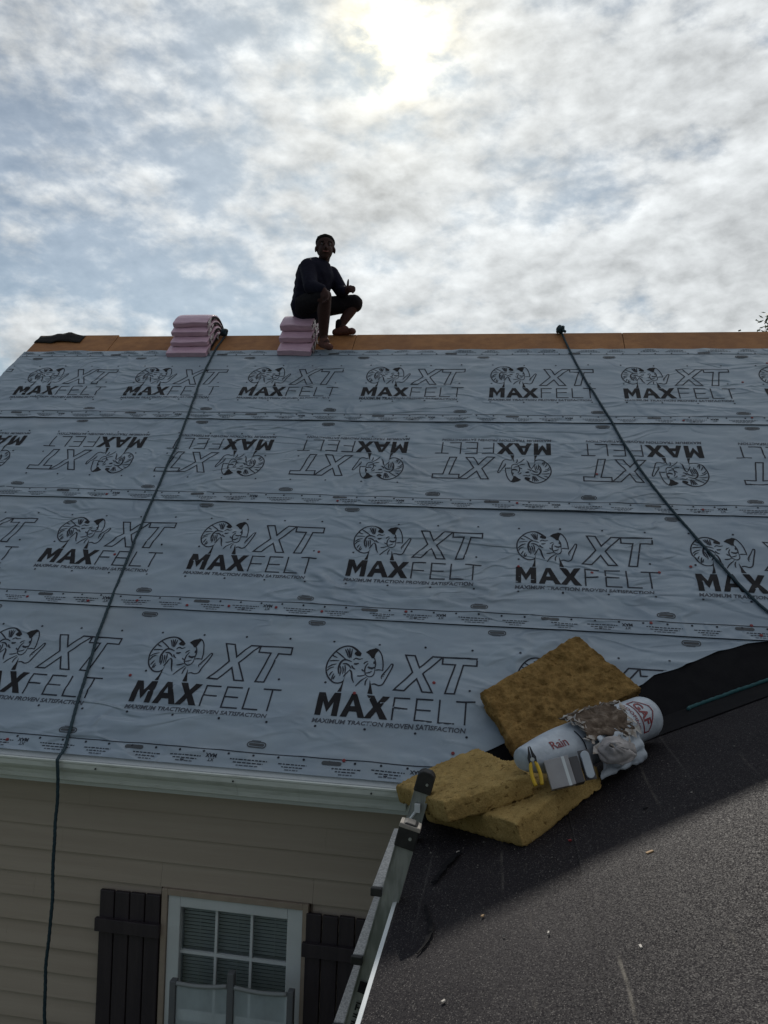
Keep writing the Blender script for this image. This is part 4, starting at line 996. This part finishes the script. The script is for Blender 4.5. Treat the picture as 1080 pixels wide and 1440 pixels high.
pel = V((-1.925, 7.04, 2.10)); chest = V((-1.870, 7.02, 2.365)); neck = V((-1.810, 7.00, 2.480)); head = V((-1.768, 6.985, 2.615))
nsh = V((-1.905, 6.90, 2.415)); fsh = V((-1.742, 7.14, 2.425)); nel = V((-1.835, 6.76, 2.185)); nha = V((-1.690, 6.69, 2.130))
fel = V((-1.630, 7.13, 2.255)); fha = V((-1.572, 7.03, 2.225))
nhip = V((-1.935, 6.95, 2.075)); nkn = V((-1.685, 6.72, 2.085)); nan = V((-1.725, 6.87, 1.745)); nto = V((-1.655, 6.79, 1.640))
fhip = V((-1.905, 7.13, 2.095)); fkn = V((-1.490, 7.20, 2.165)); fan = V((-1.640, 7.13, 1.905)); fto = V((-1.505, 7.10, 1.862))
fdir = V((.30, -.95, -.03)).normalized(); fsd = V((.95, .30, 0)).normalized()      # the face looks at the camera, a little to the right
HR = Matrix((fsd, -fdir, fdir.cross(fsd)*-1)).transposed() if False else Matrix(((fsd.x, fdir.x, 0), (fsd.y, fdir.y, 0), (0, 0, 1)))
def H(x, y, z_): return head+(fsd*x+fdir*y)*1.13+V((0, 0, z_*.98))
def hand(wr, d, palm_n, sc=1.0, thumb=None, curl=.8):
    """palm, four unequal bent fingers and a thumb leaving the side of the palm"""
    d = d.normalized(); palm_n = (palm_n-d*palm_n.dot(d)).normalized(); s__ = d.cross(palm_n)
    P = [('c', wr, wr+d*.075*sc, .026*sc, .030*sc), ('c', wr+s__*.018*sc+d*.03, wr+s__*.026*sc+d*.08*sc, .020*sc, .017*sc), ('c', wr-s__*.018*sc+d*.03, wr-s__*.026*sc+d*.078*sc, .020*sc, .016*sc)]
    for i, L in enumerate((.068, .078, .073, .056)):
        b0 = wr+d*.082*sc+s__*(.030-.020*i)*sc; a1 = d*cos(curl*.6)+palm_n*sin(curl*.6); a2 = d*cos(curl*1.5)+palm_n*sin(curl*1.5); a3 = d*cos(curl*2.3)+palm_n*sin(curl*2.3)
        p1_ = b0+a1*L*.45*sc; p2_ = p1_+a2*L*.32*sc; p3_ = p2_+a3*L*.25*sc
        P += [('c', b0, p1_, .0095*sc, .0088*sc), ('c', p1_, p2_, .0088*sc, .008*sc), ('c', p2_, p3_, .008*sc, .007*sc)]
    t = thumb if thumb else (s__*.75+d*.7+palm_n*.3); t = t.normalized(); b0 = wr+d*.030*sc+s__*.024*sc
    P += [('c', b0, b0+t*.040*sc, .016*sc, .014*sc), ('c', b0+t*.040*sc, b0+t*.080*sc, .014*sc, .011*sc)]
    return P
body = [('e', H(0, -.012, .045), (.087, .105, .082), HR), ('e', H(0, .018, -.030), (.069, .081, .080), HR), ('e', H(0, .046, -.085), (.036, .034, .034), HR),
        ('c', H(0, .082, .015), H(0, .102, -.022), .011, .016), ('e', H(-.078, -.005, -.010), (.012, .020, .032), HR), ('e', H(.078, -.005, -.010), (.012, .020, .032), HR),
        ('c', H(-.028, .075, .026), H(.028, .075, .026), .012, .012),
        ('c', neck-V((0, 0, .06)), H(0, -.015, -.07), .060, .055),
        ('c', pel, chest, .125, .130), ('c', chest, neck-V((0, 0, .05)), .12, .07), ('c', nsh, chest, .06, .08), ('c', fsh, chest, .06, .08),
        ('c', nsh, nel, .050, .040), ('c', nel, nha, .039, .026), ('c', fsh, fel, .050, .040), ('c', fel, fha, .039, .026),
        ('c', nhip, nkn, .090, .058), ('c', nkn, nkn.lerp(nan, .35)+V((-.01, .01, 0)), .060, .064), ('c', nkn.lerp(nan, .35)+V((-.01, .01, 0)), nan, .064, .040), ('c', nan, nan.lerp(nto, .5), .036, .034),
        ('c', fhip, fkn, .090, .058), ('c', fkn, fkn.lerp(fan, .35)+V((-.015, 0, -.01)), .055, .056), ('c', fkn.lerp(fan, .35)+V((-.015, 0, -.01)), fan, .056, .036), ('c', fan, fan.lerp(fto, .5), .036, .034)]
body += hand(nha, V((.25, -.15, -.9)), V((-.3, -.6, 0)), .95, curl=.45)
body += hand(fha, V((.75, -.65, .05)), V((.6, .6, -.2)), .95, thumb=V((.08, -.05, 1)), curl=1.25)
blob(body, .0075, 'body', M['skin'], man, 4)
for sx in (-1, 1):
    m = MB(); m.tube([H(sx*.031, .087, .012), H(sx*.031, .091, .012)], [.011, .008], 8); m.build('eye', M['eye'], man)
    m = MB(); m.tube([H(sx*.018, .094, .036), H(sx*.045, .088, .034)], .0055, 6); m.build('eyebrow', M['hair'], man)
m = MB(); m.tube([H(-.024, .084, -.054), H(-.010, .094, -.060), H(.010, .094, -.060), H(.024, .084, -.054)], .006, 6); m.build('mouth', M['lip'], man)
hair = [('e', H(0, -.024, .066), (.094, .110, .076), HR), ('e', H(0, -.065, .01), (0.079, 0.056, 0.079), HR)]
for i in range(46):
    a = random.uniform(0, 2*pi); r = random.uniform(.1, .9); x, y = .074*r*cos(a), -.02+.088*r*sin(a); zt = .060+.074*math.sqrt(max(0, 1-r*r*.8))
    hair.append(('c', H(x, y, zt-.01), H(x*1.06+random.uniform(-.004, .004), y*1.05+.002, zt+.003), .012, .008))
blob(hair, .008, 'hair', M['hair'], man, 2)
shirt = [('c', pel+V((0, 0, -.02)), chest, .170, .185), ('c', chest, neck-V((0, 0, .055)), .175, .105), ('c', nsh, chest, .072, .095), ('c', fsh, chest, .072, .095), ('c', neck-V((.01, -.005, .055)), neck-V((.01, -.005, .02)), .075, .068),
         ('c', nsh, nel, .082, .070), ('c', nel, nel.lerp(nha, .78), .070, .050), ('c', fsh, fel, .080, .068), ('c', fel, fel.lerp(fha, .9), .062, .048),
         ('c', pel+V((-.06, -.06, -.02)), pel+V((-.06, .08, -.02)), .10, .10), ('c', pel+V((-.085, -.03, .0)), pel+V((-.105, -.02, -.03)), .07, .055), ('c', pel+V((.05, -.09, .12)), pel+V((.08, .06, .14)), .10, .09)]
blob(shirt, .009, 'shirt', M['shirt'], man, 3)
shorts = [('c', pel+V((-.01, -.06, -.035)), pel+V((-.01, .08, -.03)), .125, .125), ('c', nhip, nhip.lerp(nkn, .86), .108, .082), ('c', fhip, fhip.lerp(fkn, .93), .106, .084), ('c', fhip.lerp(fkn, .85), fkn+V((-.02, 0, -.02)), .085, .076)]
blob(shorts, .009, 'shorts', M['shorts'], man, 3)
for an, to in ((nan, nto), (fan, fto)):
    d = (to-an); heel = an+V((-.035, 0, -.045)) if an is fan else an+V((-.02, .015, -.055))
    blob([('c', heel, to, .036, .034), ('c', an-V((0, 0, .02)), an.lerp(to, .45), .040, .037), ('c', to-d.cross(V((0, 0, 1))).normalized()*.014, to+d.cross(V((0, 0, 1))).normalized()*.014, .032, .032)], .008, 'shoe', M['shoe'], man, 3)
    blob([('c', an+V((0, 0, .0)), an+V((0, 0, .045)), .041, .040)], .008, 'sock', M['shorts'], man, 2)

# ------------------------------------------------------------------ litter on the dark roof
def strip(pts, wd, label, org, th=.003):
    q = smooth_path(pts, 5); m = MB(); L = []
    for i, p in enumerate(q):
        t = (q[min(i+1, len(q)-1)]-q[max(i-1, 0)]).normalized(); n_ = NB_.cross(t).normalized(); f = i/(len(q)-1); ww = wd*(.25+.75*sin(pi*min(1, .12+f*.8)))*(1+.7*nz(i*1.3, 8)); p = p+n_*wd*.5*nz(i*.6, 4)
        L.append((p+n_*ww/2+NB_*.003, p-n_*ww/2+NB_*(.003+.010*nz(i*.7, 3))))
    for (a, b_), (c, d_) in zip(L, L[1:]): m.prism([a, b_, d_, c], NB_*th)
    o = m.build('felt_strip', M['membrane'], None, False, org); tag(o, label, 'scrap')
strip([DP(-.225, 2.825, .012), DP(-.205, 2.88, .012), DP(-.183, 2.951, .014), DP(-.15, 3.03, .012), DP(-.14, 3.05, .010)], .026, 'short curled black felt strip below the tan slabs', DP(-.18, 2.95, 0))
strip([DP(-.235, 2.66, .010), DP(-.222, 2.60, .010), DP(-.204, 2.519, .012), DP(-.196, 2.45, .012), DP(-.207, 2.40, .010), DP(-.228, 2.352, .008)], .013, 'thin bent black felt strip beside the ladder', DP(-.21, 2.5, 0))
def chip(x, y, sz, material, label, cat, name='chip', rz=0):
    m = MB(); mt = Matrix.Translation(DP(x, y, .012)) @ NB_.to_track_quat('Z', 'X').to_matrix().to_4x4() @ Matrix.Rotation(rz, 4, 'Z')
    sz = tuple(q_*.72 for q_ in sz)
    m.box(-sz[0]/2, sz[0]/2, -sz[1]/2, sz[1]/2, -sz[2]/2, sz[2]/2, mt)
    for v in m.v: v += Vector((nz(v.x*300, v.y*300), nz(v.y*300, v.x*300), 0))*sz[1]*.3
    tag(m.build(name, material, None, False, DP(x, y, .008)), label, cat)
chip(.265, 2.919, (.016, .012, .006), M['red_cap'], 'loose red plastic cap on the shaded dark roof', 'disc', 'plastic_disc')
chip(.500, 2.675, (.034, .012, .006), M['wood'], 'brown wood chip at the edge of the shadow', 'chip', 'wood_chip', .3)
chip(-.037, 2.498, (.016, .010, .005), M['wood'], 'small tan splinter in the shade left of centre', 'chip', 'wood_chip', 1.1)
chip(.384, 2.138, (.022, .008, .005), M['chip'], 'white paper fleck lying in the sun at the right', 'fleck', 'paper_fleck', 1.7)
chip(.157, 2.309, (.016, .006, .005), M['chip'], 'white fleck in the sun just below the shadow edge', 'fleck', 'paper_fleck', 1.3)
chip(-.127, 2.079, (.014, .009, .005), M['chip'], 'pale fleck in the sun near the ladder', 'fleck', 'paper_fleck', .6)
chip(-.150, 3.062, (.018, .008, .005), M['chip'], 'pale fleck on the shaded roof below the tan slabs', 'fleck', 'paper_fleck', .2)
chip(.55, 3.05, (.024, .014, .005), M['membrane'], 'small black felt crumb on the shaded dark roof', 'scrap', 'felt_crumb', .8)
m = MB(); rnd = random.Random(5)
for _ in range(1300):
    x = rnd.uniform(XD+.03, 2.0); y = rnd.uniform(.9, min(3.6, yv(x)-.3)); s_ = rnd.uniform(.0006, .0017)*(2.2 if rnd.random() < .05 else 1)
    c = DP(x, y, .0105); a = rnd.uniform(0, pi); e1 = Vector((cos(a), sin(a), TB*cos(a)))*s_*rnd.uniform(1, 2.2); e2 = Vector((-sin(a), cos(a), -TB*sin(a)))*s_
    m.add([c-e1-e2, c+e1-e2*.6, c+e2*1.2, c+NB_*s_*1.6], [(0, 1, 3), (1, 2, 3), (2, 0, 3)])
tag(m.build('roof_grit', M['grit']), kind='stuff')

# ------------------------------------------------------------------ tree beyond the ridge, at the right edge
tc = Vector((5.87, 14.2, 2.98))
tree = empty('tree', (5.9, 14.2, GROUND), 'leafy green tree just showing above the ridge at the right', 'tree')
m = MB(); m.tube([(5.9, 14.2, GROUND), (5.95, 14.2, -1), (5.85, 14.2, 1.5), (5.9, 14.2, 3.0)], [.22, .17, .11, .04], 10)
for i in range(9):
    a = i*.7; m.tube([(5.9, 14.2, .4+.25*i), (5.9+.8*cos(a), 14.2+.8*sin(a), 1.2+.25*i), (5.9+1.4*cos(a), 14.2+1.4*sin(a), 1.6+.25*i)], [.06, .04, .015], 6)
m.build('trunk', M['bark'], tree, True)
m = MB(); rnd = random.Random(11)
cl = []
for _ in range(110):
    a = rnd.uniform(0, 2*pi); h = rnd.uniform(-1, 1); r = rnd.uniform(.45, 1)**.5; q = math.sqrt(1-h*h)
    cl.append(tc+Vector((1.65*r*q*cos(a), 1.65*r*q*sin(a), 1.5*r*h)))
for c in cl:
    for _ in range(150):
        p = c+Vector((rnd.gauss(0, .16), rnd.gauss(0, .16), rnd.gauss(0, .13))); e1 = Vector((rnd.gauss(0, 1), rnd.gauss(0, 1), rnd.gauss(0, .6))).normalized(); e2 = e1.orthogonal().normalized()
        l_ = rnd.uniform(.035, .06); m.add([p-e1*l_, p+e2*l_*.45, p+e1*l_, p-e2*l_*.45], [(0, 1, 2, 3)])
m.build('crown', M['leaf'], tree)
